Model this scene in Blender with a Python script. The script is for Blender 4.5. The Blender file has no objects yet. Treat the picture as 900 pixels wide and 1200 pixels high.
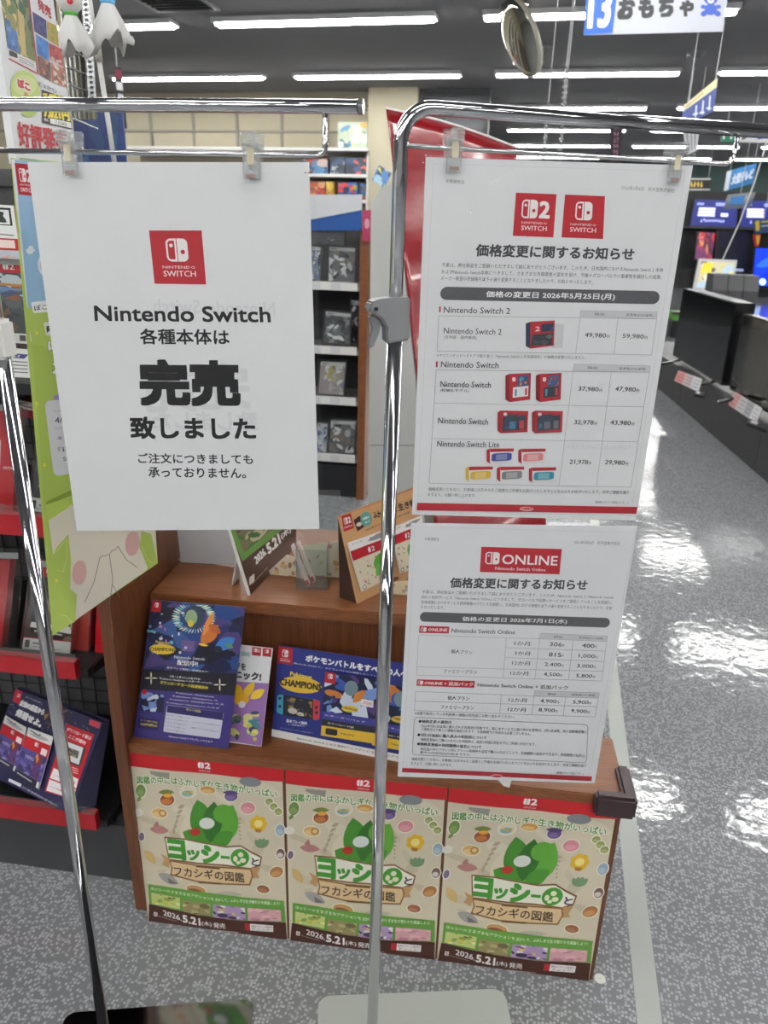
import bpy, bmesh, math, random
from mathutils import Vector, Matrix
V = Vector
# ---------------------------------------------------------------- camera, world, exposure
FPX, EYE = 880.0, 1.35                      # focal length in pixels of the 900x1200 frame, eye height
_d = V((380 - 450, 2936 - 600, FPX)).normalized()          # straight down, seen in the camera
_f = (V((0, 0, 1)) - _d * _d.z).normalized()
_r = _d.cross(_f)
CAM = V((0, 0, EYE))
def c2w(v): return V((_r.dot(v), _f.dot(v), -_d.dot(v)))
cam = bpy.data.cameras.new('camera'); camo = bpy.data.objects.new('camera', cam)
bpy.context.scene.collection.objects.link(camo); bpy.context.scene.camera = camo
cam.sensor_fit = 'VERTICAL'; cam.sensor_height = 36; cam.sensor_width = 27; cam.lens = FPX / 1200 * 36
cam.clip_start = .02; cam.clip_end = 200
cam.dof.use_dof = True; cam.dof.focus_distance = .96; cam.dof.aperture_fstop = 9.0
_X, _Y, _Z = c2w(V((1, 0, 0))), c2w(V((0, -1, 0))), c2w(V((0, 0, -1)))
camo.matrix_world = Matrix(((_X.x, _Y.x, _Z.x, 0), (_X.y, _Y.y, _Z.y, 0), (_X.z, _Y.z, _Z.z, EYE), (0, 0, 0, 1)))
S = bpy.context.scene
w = bpy.data.worlds.new('world'); S.world = w; w.use_nodes = True
w.node_tree.nodes['Background'].inputs[0].default_value = (.5, .52, .55, 1)
w.node_tree.nodes['Background'].inputs[1].default_value = .05
S.view_settings.view_transform = 'Standard'; S.view_settings.look = 'None'
S.view_settings.gamma = 1; S.view_settings.use_curve_mapping = False
S.view_settings.exposure = 0.0
TUBE = 43.0                                  # brightness of the ceiling tubes
# ---------------------------------------------------------------- looking along pixels
def ray(x, y): return c2w(V((x - 450, y - 600, FPX)))
def onz(x, y, z=0.0):
    v = ray(x, y); return CAM + v * ((z - EYE) / v.z)
def atY(x, y, Y):
    v = ray(x, y); return CAM + v * (Y / v.y)
def onp(x, y, p, n):
    v = ray(x, y); return CAM + v * ((p - CAM).dot(n) / v.dot(n))
def lin(c):
    return tuple(((k / 255) / 12.92 if k / 255 <= .04045 else ((k / 255 + .055) / 1.055) ** 2.4) for k in c)
# ---------------------------------------------------------------- materials
MATS = {}
def mat(name, col=None, rough=.5, metal=0., attr=False, noise=0., nscale=40., bump=0., bscale=80., coat=0., emit=0., spec=.5, trans=0., gain=1.):
    if name in MATS: return MATS[name]
    m = bpy.data.materials.new(name); m.use_nodes = True; MATS[name] = m
    nt = m.node_tree; b = nt.nodes['Principled BSDF']
    b.inputs['Roughness'].default_value = rough; b.inputs['Metallic'].default_value = metal
    b.inputs['Coat Weight'].default_value = coat; b.inputs['Coat Roughness'].default_value = .08
    b.inputs['Specular IOR Level'].default_value = spec
    src = None
    if attr:
        a = nt.nodes.new('ShaderNodeAttribute'); a.attribute_name = 'Col'; src = a.outputs['Color']
    else:
        c = lin(col); b.inputs['Base Color'].default_value = (*c, 1)
    tc = nt.nodes.new('ShaderNodeTexCoord')
    if noise:
        n = nt.nodes.new('ShaderNodeTexNoise'); n.inputs['Scale'].default_value = nscale; n.inputs['Detail'].default_value = 5
        nt.links.new(tc.outputs['Object'], n.inputs['Vector'])
        mr = nt.nodes.new('ShaderNodeMapRange'); mr.inputs[3].default_value = 1 - noise; mr.inputs[4].default_value = 1 + noise
        nt.links.new(n.outputs['Fac'], mr.inputs[0])
        mx = nt.nodes.new('ShaderNodeVectorMath'); mx.operation = 'SCALE'
        if src: nt.links.new(src, mx.inputs[0])
        else: mx.inputs[0].default_value = lin(col)
        nt.links.new(mr.outputs[0], mx.inputs[3]); src = mx.outputs[0]
    if src: nt.links.new(src, b.inputs['Base Color'])
    if emit:
        b.inputs['Emission Strength'].default_value = emit
        if src: nt.links.new(src, b.inputs['Emission Color'])
        else: b.inputs['Emission Color'].default_value = (*lin(col), 1)
    if bump:
        n = nt.nodes.new('ShaderNodeTexNoise'); n.inputs['Scale'].default_value = bscale
        nt.links.new(tc.outputs['Object'], n.inputs['Vector'])
        bp = nt.nodes.new('ShaderNodeBump'); bp.inputs['Strength'].default_value = bump; bp.inputs['Distance'].default_value = .01
        nt.links.new(n.outputs['Fac'], bp.inputs['Height']); nt.links.new(bp.outputs[0], b.inputs['Normal'])
    return m
def clear(name, tint=(240, 245, 245), amount=.12, rough=.05, bump=0., bscale=60., haze=.0):
    """clear plastic: mostly see-through, glossy by angle, a little milky"""
    m = bpy.data.materials.new(name); m.use_nodes = True; nt = m.node_tree; MATS[name] = m
    for n in list(nt.nodes): nt.nodes.remove(n)
    N = nt.nodes.new; out = N('ShaderNodeOutputMaterial')
    t = N('ShaderNodeBsdfTransparent'); t.inputs[0].default_value = (*lin(tint), 1)
    g = N('ShaderNodeBsdfGlossy'); g.inputs['Roughness'].default_value = rough
    lw = N('ShaderNodeLayerWeight'); lw.inputs['Blend'].default_value = .5
    fr = N('ShaderNodeMath'); fr.operation = 'POWER'; fr.inputs[1].default_value = 4.0; nt.links.new(lw.outputs['Facing'], fr.inputs[0])
    ad = N('ShaderNodeMath'); ad.operation = 'ADD'; ad.inputs[1].default_value = amount; ad.use_clamp = True
    mx = N('ShaderNodeMixShader')
    nt.links.new(fr.outputs[0], ad.inputs[0]); nt.links.new(ad.outputs[0], mx.inputs[0])
    nt.links.new(t.outputs[0], mx.inputs[1]); nt.links.new(g.outputs[0], mx.inputs[2])
    last = mx
    if haze:
        d = N('ShaderNodeBsdfDiffuse'); d.inputs[0].default_value = (.8, .8, .8, 1)
        m2 = N('ShaderNodeMixShader'); m2.inputs[0].default_value = haze
        nt.links.new(mx.outputs[0], m2.inputs[1]); nt.links.new(d.outputs[0], m2.inputs[2]); last = m2
    if bump:
        tc = N('ShaderNodeTexCoord'); n = N('ShaderNodeTexNoise'); n.inputs['Scale'].default_value = bscale; n.inputs['Detail'].default_value = 4
        nt.links.new(tc.outputs['Object'], n.inputs['Vector'])
        bp = N('ShaderNodeBump'); bp.inputs['Strength'].default_value = bump; bp.inputs['Distance'].default_value = .004
        nt.links.new(n.outputs['Fac'], bp.inputs['Height'])
        nt.links.new(bp.outputs[0], g.inputs['Normal']); nt.links.new(bp.outputs[0], lw.inputs['Normal'])
    nt.links.new(last.outputs[0], out.inputs[0]); return m
def wood(name, c1, c2, rot=0.):
    m = bpy.data.materials.new(name); m.use_nodes = True; nt = m.node_tree; MATS[name] = m
    b = nt.nodes['Principled BSDF']; b.inputs['Roughness'].default_value = .38
    tc = nt.nodes.new('ShaderNodeTexCoord'); mp = nt.nodes.new('ShaderNodeMapping')
    mp.inputs['Scale'].default_value = (260, 260, 9) if not rot else (9, 260, 260)
    n = nt.nodes.new('ShaderNodeTexNoise'); n.inputs['Scale'].default_value = 1; n.inputs['Detail'].default_value = 5; n.inputs['Roughness'].default_value = .62
    cr = nt.nodes.new('ShaderNodeValToRGB'); cr.color_ramp.elements[0].color = (*lin(c1), 1); cr.color_ramp.elements[1].color = (*lin(c2), 1)
    cr.color_ramp.elements[0].position = .3; cr.color_ramp.elements[1].position = .72
    nt.links.new(tc.outputs['Object'], mp.inputs[0]); nt.links.new(mp.outputs[0], n.inputs[0]); nt.links.new(n.outputs[0], cr.inputs[0]); nt.links.new(cr.outputs[0], b.inputs['Base Color'])
    return m
PRINT = mat('printed paper', attr=True, rough=.55, noise=.03, nscale=30)
GLOSS = mat('glossy print', attr=True, rough=.28, noise=.03, nscale=30, coat=.25)
SCREEN = mat('lit screen', attr=True, rough=.3, emit=1.6)
CHROME = mat('chrome', (215, 215, 218), .07, 1.)
STEEL = mat('brushed steel', (170, 172, 174), .25, 1.)
DARKSTEEL = mat('polished steel plate', (150, 150, 152), .09, 1.)
GREYPLASTIC = mat('grey plastic', (128, 129, 132), .45)
WHITEPLASTIC = mat('white plastic', (226, 226, 222), .4)
STR = mat('clear cord', (190, 192, 194), .4)
BLACK = mat('black plastic', (24, 24, 26), .4)
DARKGREY = mat('dark grey laminate', (62, 63, 66), .5, noise=.1, nscale=200)
REDRAIL = mat('red price rail', (168, 24, 36), .3)
RUBBER = mat('dark brown rubber', (58, 42, 44), .45, noise=.1, nscale=300)
SLEEVE = clear('clear sleeve', (254, 254, 254), .04, .08, .4, 38., .0)
ACRYL = clear('clear acrylic', (247, 250, 249), .05, .03, 0, 60, .03)
CLIPC = clear('clear clip plastic', (244, 246, 246), .10, .08, .3, 200, .16)
GLASS = clear('dark tv glass', (20, 20, 22), .1, .05)
WOOD = wood('brown wood laminate', (82, 46, 25), (118, 70, 40))
WOODF = wood('brown wood laminate edge', (108, 62, 33), (142, 88, 50), 1)
# ---------------------------------------------------------------- objects
COLL = S.collection
def wloc(o):
    p = V((0, 0, 0))
    while o: p = p + V(o.location); o = o.parent
    return p
def thing(name, label, cat, loc=(0, 0, 0), group=None):
    o = bpy.data.objects.new(name, None); COLL.objects.link(o); o.empty_display_size = .05
    o.location = loc; o['label'] = label; o['category'] = cat
    if group: o['group'] = group
    return o
def tag(o, label, cat, group=None):
    o['label'] = label; o['category'] = cat
    if group: o['group'] = group
    return o
def copy_tree(o, parent=None):
    c = o.copy(); COLL.objects.link(c)
    if parent: c.parent = parent
    for ch in list(o.children): copy_tree(ch, c)
    return c
class Fr:
    """a frame: origin and three axes"""
    def __init__(s, o, u, v=None, n=None):
        s.o = V(o); s.u = V(u).normalized()
        s.n = V(n).normalized() if n is not None else None
        s.v = V(v).normalized() if v is not None else None
        if s.n is None: s.n = s.u.cross(s.v)
        if s.v is None: s.v = s.n.cross(s.u)
    def __call__(s, a, b, c): return s.o + s.u * a + s.v * b + s.n * c
WORLD = Fr((0, 0, 0), (1, 0, 0), (0, 1, 0), (0, 0, 1))
def stand_frame(o, az):      # u to the right, v away, n up ; az = turn in degrees (left-handed naming, right-handed axes)
    a = math.radians(az); return Fr(o, (math.cos(a), math.sin(a), 0), (-math.sin(a), math.cos(a), 0), (0, 0, 1))
class MB:
    def __init__(s): s.v = []; s.f = []; s.c = []
    def add(s, vs, fs, col=(200, 200, 200), raw=None):
        k = len(s.v); s.v += [V(p) for p in vs]; c = raw or lin(col)
        for f in fs: s.f.append(tuple(i + k for i in f)); s.c.append(c)
    def box(s, F, a, b, col=(200, 200, 200)):
        vs = [F(x, y, z) for z in (a[2], b[2]) for y in (a[1], b[1]) for x in (a[0], b[0])]
        s.add(vs, [(0, 2, 3, 1), (4, 5, 7, 6), (0, 1, 5, 4), (2, 6, 7, 3), (0, 4, 6, 2), (1, 3, 7, 5)], col); return s
    def prism(s, pts, d, col=(200, 200, 200)):
        n = len(pts); d = V(d); vs = [V(p) for p in pts] + [V(p) + d for p in pts]
        s.add(vs, [tuple(range(n))[::-1], tuple(range(n, 2 * n))] + [(i, (i + 1) % n, n + (i + 1) % n, n + i) for i in range(n)], col); return s
    def tube(s, pts, r, seg=12, col=(200, 200, 200), cap=True):
        pts = [V(p) for p in pts]; n = len(pts); rs = r if isinstance(r, (list, tuple)) else [r] * n
        t0 = (pts[1] - pts[0]).normalized(); a = t0.orthogonal().normalized(); vs = []
        for i, p in enumerate(pts):
            t = ((pts[min(i + 1, n - 1)] - p).normalized() + (p - pts[max(i - 1, 0)]).normalized()).normalized()
            a = (a - t * a.dot(t)).normalized(); b = t.cross(a)
            vs += [p + (a * math.cos(2 * math.pi * k / seg) + b * math.sin(2 * math.pi * k / seg)) * rs[i] for k in range(seg)]
        fs = [(i * seg + k, i * seg + (k + 1) % seg, (i + 1) * seg + (k + 1) % seg, (i + 1) * seg + k) for i in range(n - 1) for k in range(seg)]
        if cap: fs += [tuple(range(seg))[::-1], tuple(range((n - 1) * seg, n * seg))]
        s.add(vs, fs, col); return s
    def lathe(s, F, prof, seg=24, col=(200, 200, 200), sx=1., wob=None):
        vs = []
        for (r, z) in prof:
            for k in range(seg):
                a = 2 * math.pi * k / seg; q = r * (1 + (wob(a, z) if wob else 0))
                vs.append(F(q * math.cos(a) * sx, q * math.sin(a), z))
        n = len(prof)
        fs = [(i * seg + k, i * seg + (k + 1) % seg, (i + 1) * seg + (k + 1) % seg, (i + 1) * seg + k) for i in range(n - 1) for k in range(seg)]
        s.add(vs, fs, col); return s
    def build(s, name, m, parent=None, label=None, smooth=False, bevel=0., solid=0., kind=None, weld=False):
        me = bpy.data.meshes.new(name); off = wloc(parent) if parent else V((0, 0, 0))
        me.from_pydata([tuple(p - off) for p in s.v], [], s.f)
        at = me.color_attributes.new('Col', 'FLOAT_COLOR', 'CORNER')
        buf = []
        for f, c in zip(s.f, s.c): buf += [c[0], c[1], c[2], 1.0] * len(f)
        if len(buf) == 4 * len(at.data): at.data.foreach_set('color', buf)
        if bevel or weld:
            bm = bmesh.new(); bm.from_mesh(me)
            if weld: bmesh.ops.remove_doubles(bm, verts=bm.verts, dist=1e-5)
            if bevel: bmesh.ops.bevel(bm, geom=bm.edges[:], offset=bevel, segments=2, affect='EDGES', clamp_overlap=True)
            bm.to_mesh(me); bm.free()
        if smooth:
            for p in me.polygons: p.use_smooth = True
        me.materials.append(m)
        o = bpy.data.objects.new(name, me); COLL.objects.link(o)
        if parent: o.parent = parent
        if solid:
            md = o.modifiers.new('solid', 'SOLIDIFY'); md.thickness = solid; md.offset = 0
        if label: o['label'] = label
        if kind: o['kind'] = kind
        return o
def arc(c, a, b, r, t0, t1, n=8):
    return [V(c) + V(a) * (r * math.cos(t0 + (t1 - t0) * i / n)) + V(b) * (r * math.sin(t0 + (t1 - t0) * i / n)) for i in range(n + 1)]
# ---------------------------------------------------------------- lettering
_TX = {}
def text_geo(s, bold, res):
    k = (s, bold, res)
    if k not in _TX:
        c = bpy.data.curves.new('t', 'FONT'); c.body = s; c.offset = bold; c.resolution_u = res
        o = bpy.data.objects.new('t', c); me = bpy.data.meshes.new_from_object(o)
        vs = [(v.co.x, v.co.y) for v in me.vertices]; fs = [tuple(p.vertices) for p in me.polygons]
        bpy.data.objects.remove(o); bpy.data.curves.remove(c); bpy.data.meshes.remove(me)
        xs = [v[0] for v in vs] or [0, 1]; ys = [v[1] for v in vs] or [0, 1]
        _TX[k] = (vs, fs, min(xs), max(xs), min(ys), max(ys))
    return _TX[k]
def bil(q):
    (ax, ay), (bx, by), (cx, cy), (dx, dy) = q
    return lambda u, v: ((ax * (1 - u) + bx * u) * (1 - v) + (dx * (1 - u) + cx * u) * v, (ay * (1 - u) + by * u) * (1 - v) + (dy * (1 - u) + cy * u) * v)
RED = (180, 32, 45); INK = (46, 47, 52); PW = (226, 228, 229)
class Sheet(MB):
    """a printed flat sheet: everything on it is laid on one plane (p, n); layers are stacked microns apart"""
    def __init__(s, p, n, up=None, dw=2e-6):
        super().__init__(); s.p = V(p); s.n = V(n).normalized()
        if s.n.dot(CAM - s.p) < 0: s.n = -s.n
        s.k = 0; s.dw = dw * max(1, (s.p - CAM).length * 2); s.up = up
    def on(s, x, y, w=None): return onp(x, y, s.p, s.n) + s.n * (s.k * s.dw if w is None else w)
    def base(s, q, thick=.0006, col=PW):
        b = [onp(x, y, s.p, s.n) for x, y in q]
        s.prism(b, -s.n * thick, col); s.k += 1; return s
    def poly(s, q, col):
        s.k += 1; s.add([s.on(x, y) for x, y in q], [tuple(range(len(q)))], col)
    def line(s, a, b, wd, col=(150, 150, 152)):
        dx, dy = b[0] - a[0], b[1] - a[1]; L = math.hypot(dx, dy) or 1; nx, ny = -dy / L * wd / 2, dx / L * wd / 2
        s.poly([(a[0] + nx, a[1] + ny), (b[0] + nx, b[1] + ny), (b[0] - nx, b[1] - ny), (a[0] - nx, a[1] - ny)], col)
    def lines(s, pts, wd, col=(150, 150, 152), close=False):
        for a, b in zip(pts, pts[1:] + (pts[:1] if close else [])): s.line(a, b, wd, col)
    def ell(s, c, rx, ry, col, ang=0., n=20):
        ca, sa = math.cos(ang), math.sin(ang)
        s.poly([(c[0] + rx * math.cos(2 * math.pi * i / n) * ca - ry * math.sin(2 * math.pi * i / n) * sa, c[1] + rx * math.cos(2 * math.pi * i / n) * sa + ry * math.sin(2 * math.pi * i / n) * ca) for i in range(n)], col)
    def leaf(s, a, b, wd, col):
        dx, dy = b[0] - a[0], b[1] - a[1]; pts = []
        for i in range(9):
            t = i / 8; h = wd * math.sin(math.pi * t) ** .8; pts.append((a[0] + dx * t - dy * h, a[1] + dy * t + dx * h))
        for i in range(7, 0, -1):
            t = i / 8; h = wd * math.sin(math.pi * t) ** .8; pts.append((a[0] + dx * t + dy * h, a[1] + dy * t - dx * h))
        s.poly(pts, col)
    def rrect(s, q, r, col, corners=(1, 1, 1, 1), ar=1.):
        f = bil(q); pts = []; rv = r * ar
        for i, (cu, cv, a0) in enumerate(((r, rv, math.pi), (1 - r, rv, 1.5 * math.pi), (1 - r, 1 - rv, 0), (r, 1 - rv, .5 * math.pi))):
            if corners[i]: pts += [f(cu + r * math.cos(a0 + .5 * math.pi * j / 6), cv + rv * math.sin(a0 + .5 * math.pi * j / 6)) for j in range(7)]
            else: pts.append(f(*((0, 0), (1, 0), (1, 1), (0, 1))[i]))
        s.poly(pts, col)
    def tq(s, t, q, col=INK, bold=0., res=2, mirror=False, em=None):
        """bold = extra stroke width in parts of the lettering's height, made by overprinting shifted copies"""
        vs, fs, x0, x1, y0, y1 = text_geo(t, 0., res); s.k += 1
        W = (x1 - x0) or 1; H = (y1 - y0) or 1
        h = (math.hypot(q[3][0] - q[0][0], q[3][1] - q[0][1])) if em is None else em
        e = bold * h
        q = [(q[0][0] + e, q[0][1] + e), (q[1][0] - e, q[1][1] + e), (q[2][0] - e, q[2][1] - e), (q[3][0] + e, q[3][1] - e)] if e else q
        sh = [(0, 0)]
        if e: sh = [(-e, 0), (e, 0)] if h < 7 else [(-e, -e), (e, -e), (-e, e), (e, e), (0, 0)] if bold < .05 else [(i * e / 2, j * e / 2) for i in (-2, 0, 2) for j in (-2, 0, 2)]
        f = bil(q)
        for i, (dx, dy) in enumerate(sh):
            g = [f((1 - (x - x0) / W) if mirror else (x - x0) / W, 1 - (y - y0) / H) for x, y in vs]
            s.add([s.on(a + dx, b + dy, (s.k + .1 * i) * s.dw) for a, b in g], fs, col)
    def text(s, t, a, b, h, col=INK, bold=0., res=2, mirror=False, outline=None, ow=.03):
        mx, my = (a[0] + b[0]) / 2, (a[1] + b[1]) / 2
        if s.up: ux, uy = s.up
        else: ux, uy = mx - 380, my - 2936
        L = math.hypot(ux, uy); ux, uy = ux / L * h / 2, uy / L * h / 2
        q = ((a[0] + ux, a[1] + uy), (b[0] + ux, b[1] + uy), (b[0] - ux, b[1] - uy), (a[0] - ux, a[1] - uy))
        if outline:
            e = ow * h; s.tq(t, ((q[0][0] - e, q[0][1] - e), (q[1][0] + e, q[1][1] - e), (q[2][0] + e, q[2][1] + e), (q[3][0] - e, q[3][1] + e)), outline, bold + ow * 1.3, res)
        s.tq(t, q, col, bold, res, mirror)
    def splash(s, q, pal, n, seed, big=.25, ar=1.):
        R = random.Random(seed); f = bil(q); cl = lambda t: min(1, max(0, t))
        s.poly(q, pal[0])
        for _ in range(n):
            u, v = R.random(), R.random(); r = big * (.25 + .75 * R.random()) ; a0 = R.random() * 6.28; k = R.choice((3, 4, 5, 7, 8)); st = R.choice((1, 1, .3, .5)); th = R.random() * 3.14
            pts = []
            for i in range(k):
                a = a0 + 6.28 * i / k; px, py = r * math.cos(a), r * math.sin(a) * st
                px, py = px * math.cos(th) - py * math.sin(th), px * math.sin(th) + py * math.cos(th)
                pts.append(f(cl(u + px), cl(v + py * ar)))
            s.poly(pts, R.choice(pal[1:]))
    def logo(s, q, two=False, fine=True, mark=True):
        """the red square with the white two-handed mark"""
        s.poly(q, RED); f = bil(q); W = (240, 238, 238)
        x0 = .17 if two else .29; wd = .19 if two else .20; g = .015; y0, y1 = .15, .58
        Q = lambda a, b, c, d: (f(a, b), f(c, b), f(c, d), f(a, d))
        if not mark: return
        s.rrect(Q(x0, y0, x0 + wd, y1), .5, W, (1, 0, 0, 1), .45)
        s.rrect(Q(x0 + .035, y0 + .04, x0 + wd - .035, y1 - .04), .4, RED, (1, 0, 0, 1), .4)
        s.poly([f(x0 + wd * .5 + .035 * math.cos(t * .52), y0 + .13 + .035 * math.sin(t * .52)) for t in range(12)], W)
        s.rrect(Q(x0 + wd + g, y0, x0 + 2 * wd + g, y1), .5, W, (0, 1, 1, 0), .45)
        s.poly([f(x0 + wd * 1.5 + g + .042 * math.cos(t * .52), y0 + .25 + .042 * math.sin(t * .52)) for t in range(12)], RED)
        if two: s.tq('2', Q(.6, .17, .87, .57), W, .04)
        if fine:
            s.tq('NINTENDO', Q(.19, .66, .82, .71), W, 0, 1); s.tq('SWITCH', Q(.19, .75, .82, .86), W, .015)
    def cuboid(s, x0, y0, x1, y1, skew, cols, dep=.18):
        """a little picture of a carton"""
        w_ = x1 - x0
        s.poly([(x0, y0 + 2), (x0 + w_ * dep, y0), (x0 + w_ * dep, y1), (x0, y1 - 3)], cols[1])
        s.poly([(x0 + w_ * dep, y0), (x1, y0 + skew), (x1 - 1, y1 - 2 + skew), (x0 + w_ * dep, y1)], cols[0])
def scrawl(s, f, u0, v0, u1, v1, col, n, sd, wd=1.2):
    """lettering too far away to read: short strokes"""
    R = random.Random(sd)
    for i in range(n):
        a, b = u0 + (u1 - u0) * i / n, u0 + (u1 - u0) * (i + .75) / n
        s.line(f(a, v0 + (v1 - v0) * R.random()), f(b, v0 + (v1 - v0) * R.random()), wd, col); s.line(f((a + b) / 2, v0), f((a + b) / 2 + .01, v1), wd * .8, col)
def zz(ox, oy, sc): return lambda x, y: (ox + x / sc, oy + y / sc)
# ================================================================ THE SETTING
A12 = math.radians(12); E1 = V((math.cos(A12), -math.sin(A12), 0)); E2 = V((math.sin(A12), math.cos(A12), 0))
ST = Fr((0, 0, 0), E1, E2, (0, 0, 1))
CEIL = 3.4
def floor_mat():
    m = bpy.data.materials.new('speckled vinyl'); m.use_nodes = True; nt = m.node_tree; N = nt.nodes.new; L = nt.links.new
    b = nt.nodes['Principled BSDF']; tc = N('ShaderNodeTexCoord')
    def flecks(scale, thr, seed):
        mp = N('ShaderNodeMapping'); mp.inputs['Location'].default_value = (seed, seed * 2, 0); mp.inputs['Rotation'].default_value = (0, 0, .2)
        v = N('ShaderNodeTexVoronoi'); v.voronoi_dimensions = '2D'; v.distance = 'CHEBYCHEV'; v.inputs['Scale'].default_value = scale; v.inputs['Randomness'].default_value = .75
        L(tc.outputs['Object'], mp.inputs[0]); L(mp.outputs[0], v.inputs['Vector'])
        sp = N('ShaderNodeSeparateColor'); L(v.outputs['Color'], sp.inputs[0])
        c = N('ShaderNodeMath'); c.operation = 'GREATER_THAN'; c.inputs[1].default_value = thr; L(sp.outputs[0], c.inputs[0])
        d = N('ShaderNodeMath'); d.operation = 'LESS_THAN'; d.inputs[1].default_value = .36; L(v.outputs['Distance'], d.inputs[0])
        k = N('ShaderNodeMath'); k.operation = 'MULTIPLY'; L(c.outputs[0], k.inputs[0]); L(d.outputs[0], k.inputs[1])
        return k.outputs[0], sp.outputs[1]
    f1, t1 = flecks(145, .58, 0); f2, _ = flecks(135, .7, 3.3)
    n = N('ShaderNodeTexNoise'); n.inputs['Scale'].default_value = 2.2; n.inputs['Detail'].default_value = 6; L(tc.outputs['Object'], n.inputs[0])
    cr = N('ShaderNodeValToRGB'); cr.color_ramp.elements[0].color = (*lin((108, 110, 113)), 1); cr.color_ramp.elements[1].color = (*lin((130, 132, 135)), 1); L(n.outputs[0], cr.inputs[0])
    m1 = N('ShaderNodeMix'); m1.data_type = 'RGBA'; L(f2, m1.inputs[0]); L(cr.outputs[0], m1.inputs[6]); m1.inputs[7].default_value = (*lin((146, 149, 153)), 1)
    m2 = N('ShaderNodeMix'); m2.data_type = 'RGBA'; L(f1, m2.inputs[0]); L(m1.outputs[2], m2.inputs[6]); m2.inputs[7].default_value = (*lin((164, 167, 171)), 1)
    L(m2.outputs[2], b.inputs['Base Color'])
    b.inputs['Roughness'].default_value = .075; b.inputs['Specular IOR Level'].default_value = .5
    nb = N('ShaderNodeTexNoise'); nb.inputs['Scale'].default_value = 22; nb.inputs['Detail'].default_value = 3; L(tc.outputs['Object'], nb.inputs[0])
    bp = N('ShaderNodeBump'); bp.inputs['Strength'].default_value = .3; bp.inputs['Distance'].default_value = .004; L(nb.outputs[0], bp.inputs['Height']); L(bp.outputs[0], b.inputs['Normal'])
    return m
def struct(name, mb, m, **k): o = mb.build(name, m, **k); o['kind'] = 'structure'; return o
struct('floor', MB().box(ST, (-12, -9, -.1), (14, 25.2, 0)), floor_mat())
struct('ceiling', MB().box(ST, (-12, -9, CEIL), (14, 25.2, CEIL + .1)), mat('ceiling board', (122, 121, 124), .9, noise=.05, nscale=3))
GREENWALL = mat('dark green wall', (44, 66, 62), .7); BEIGE = mat('beige wall', (190, 182, 158), .7, noise=.03, nscale=4); GREYWALL = mat('grey wall', (170, 170, 170), .8)
struct('wall_back', MB().box(ST, (-12, 25.1, 0), (14, 25.3, CEIL)), GREENWALL)
struct('wall_left', MB().box(ST, (-12.2, -9, 0), (-12, 25.2, CEIL)), GREYWALL)
struct('wall_right', MB().box(ST, (14, -9, 0), (14.2, 25.2, CEIL)), GREYWALL)
struct('wall_front', MB().box(ST, (-12, -9.2, 0), (14, -9, CEIL)), GREYWALL)
struct('wall_middle', MB().box(ST, (-12, 13.35, 0), (-2.5, 13.5, CEIL)), BEIGE)
struct('wall_pillar', MB().box(ST, (-3.18, 12.85, 0), (-2.4, 13.34, CEIL)), BEIGE)
# panel joints on the beige wall, and the tan soffit over it
mb = MB()
for x in [-11.2 + .8 * i for i in range(10)]: mb.box(ST, (x, 13.31, 2.2), (x + .035, 13.35, 3.16))
for z in (2.5, 2.82, 3.14): mb.box(ST, (-11.6, 13.315, z), (-3.24, 13.35, z + .03))
struct('trim_2', mb, mat('grey joint strip', (150, 147, 138), .6))
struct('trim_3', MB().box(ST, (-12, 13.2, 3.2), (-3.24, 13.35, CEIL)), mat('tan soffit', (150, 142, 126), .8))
# dark framed transom beside the pillar
mb = MB(); 
for a, b in (((-2.4, 13, 2.2), (-1.3, 13.12, 2.28)), ((-2.4, 13, 3.32), (-1.3, 13.12, 3.4)), ((-2.4, 13, 2.28), (-2.33, 13.12, 3.32)), ((-1.37, 13, 2.28), (-1.3, 13.12, 3.32)), ((-2.0, 13, 2.28), (-1.96, 13.12, 3.32)), ((-2.33, 13, 2.8), (-1.37, 13.12, 2.85))): mb.box(ST, a, b)
wf = struct('window_1', mb, mat('dark window frame', (44, 46, 50), .4))
MB().box(ST, (-2.33, 13.05, 2.28), (-1.37, 13.07, 3.32)).build('window_pane', mat('dark pane', (70, 74, 80), .15), wf)
# the plain strip in the floor along the aisle
p = [onz(*q) for q in ((721, 1012), (756, 1187), (789, 1200), (736, 957))]
a, b = (p[0] + p[1]) / 2, (p[2] + p[3]) / 2; d = E2.copy(); u = V((d.y, -d.x, 0)); wdt = abs((b - a).dot(u))
fs = Fr(a, u, d, (0, 0, 1)); struct('trim_1', MB().box(fs, (0, -4, 0), (wdt, 18, .0008)), mat('plain vinyl strip', (158, 163, 158), .3, noise=.06, nscale=20))
# ---------------------------------------------------------------- ceiling lights
LENS = mat('lit tube', (254, 253, 250), .4, emit=TUBE); HOUSING = mat('lamp housing', (215, 215, 215), .5)
def cam_px(P):
    q = P - CAM; x, y, z = (V((_r[i], _f[i], -_d[i])).dot(q) for i in range(3))
    return (450 + FPX * x / z, 600 + FPX * y / z) if z > .1 else (-999, -999)
def make_light():
    t = thing('ceiling_light', 'x', 'ceiling light', (0, 0, CEIL), 'rows of fluorescent ceiling lights')
    F = Fr((0, 0, CEIL), E1, E2, (0, 0, 1))
    h = MB(); h.box(F, (-1.2, -.11, -.035), (1.2, .11, 0)); h.box(F, (-1.2, -.11, -.05), (1.2, -.095, -.035)); h.box(F, (-1.2, .095, -.05), (1.2, .11, -.035))
    h.build('housing', HOUSING, t)
    for y in (-.05, .05):
        MB().tube([F(-1.17, y, -.052), F(1.17, y, -.052)], .017, 10).build('tube', LENS, t)
    return t
L0 = make_light(); seen = {}; first = True
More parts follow.
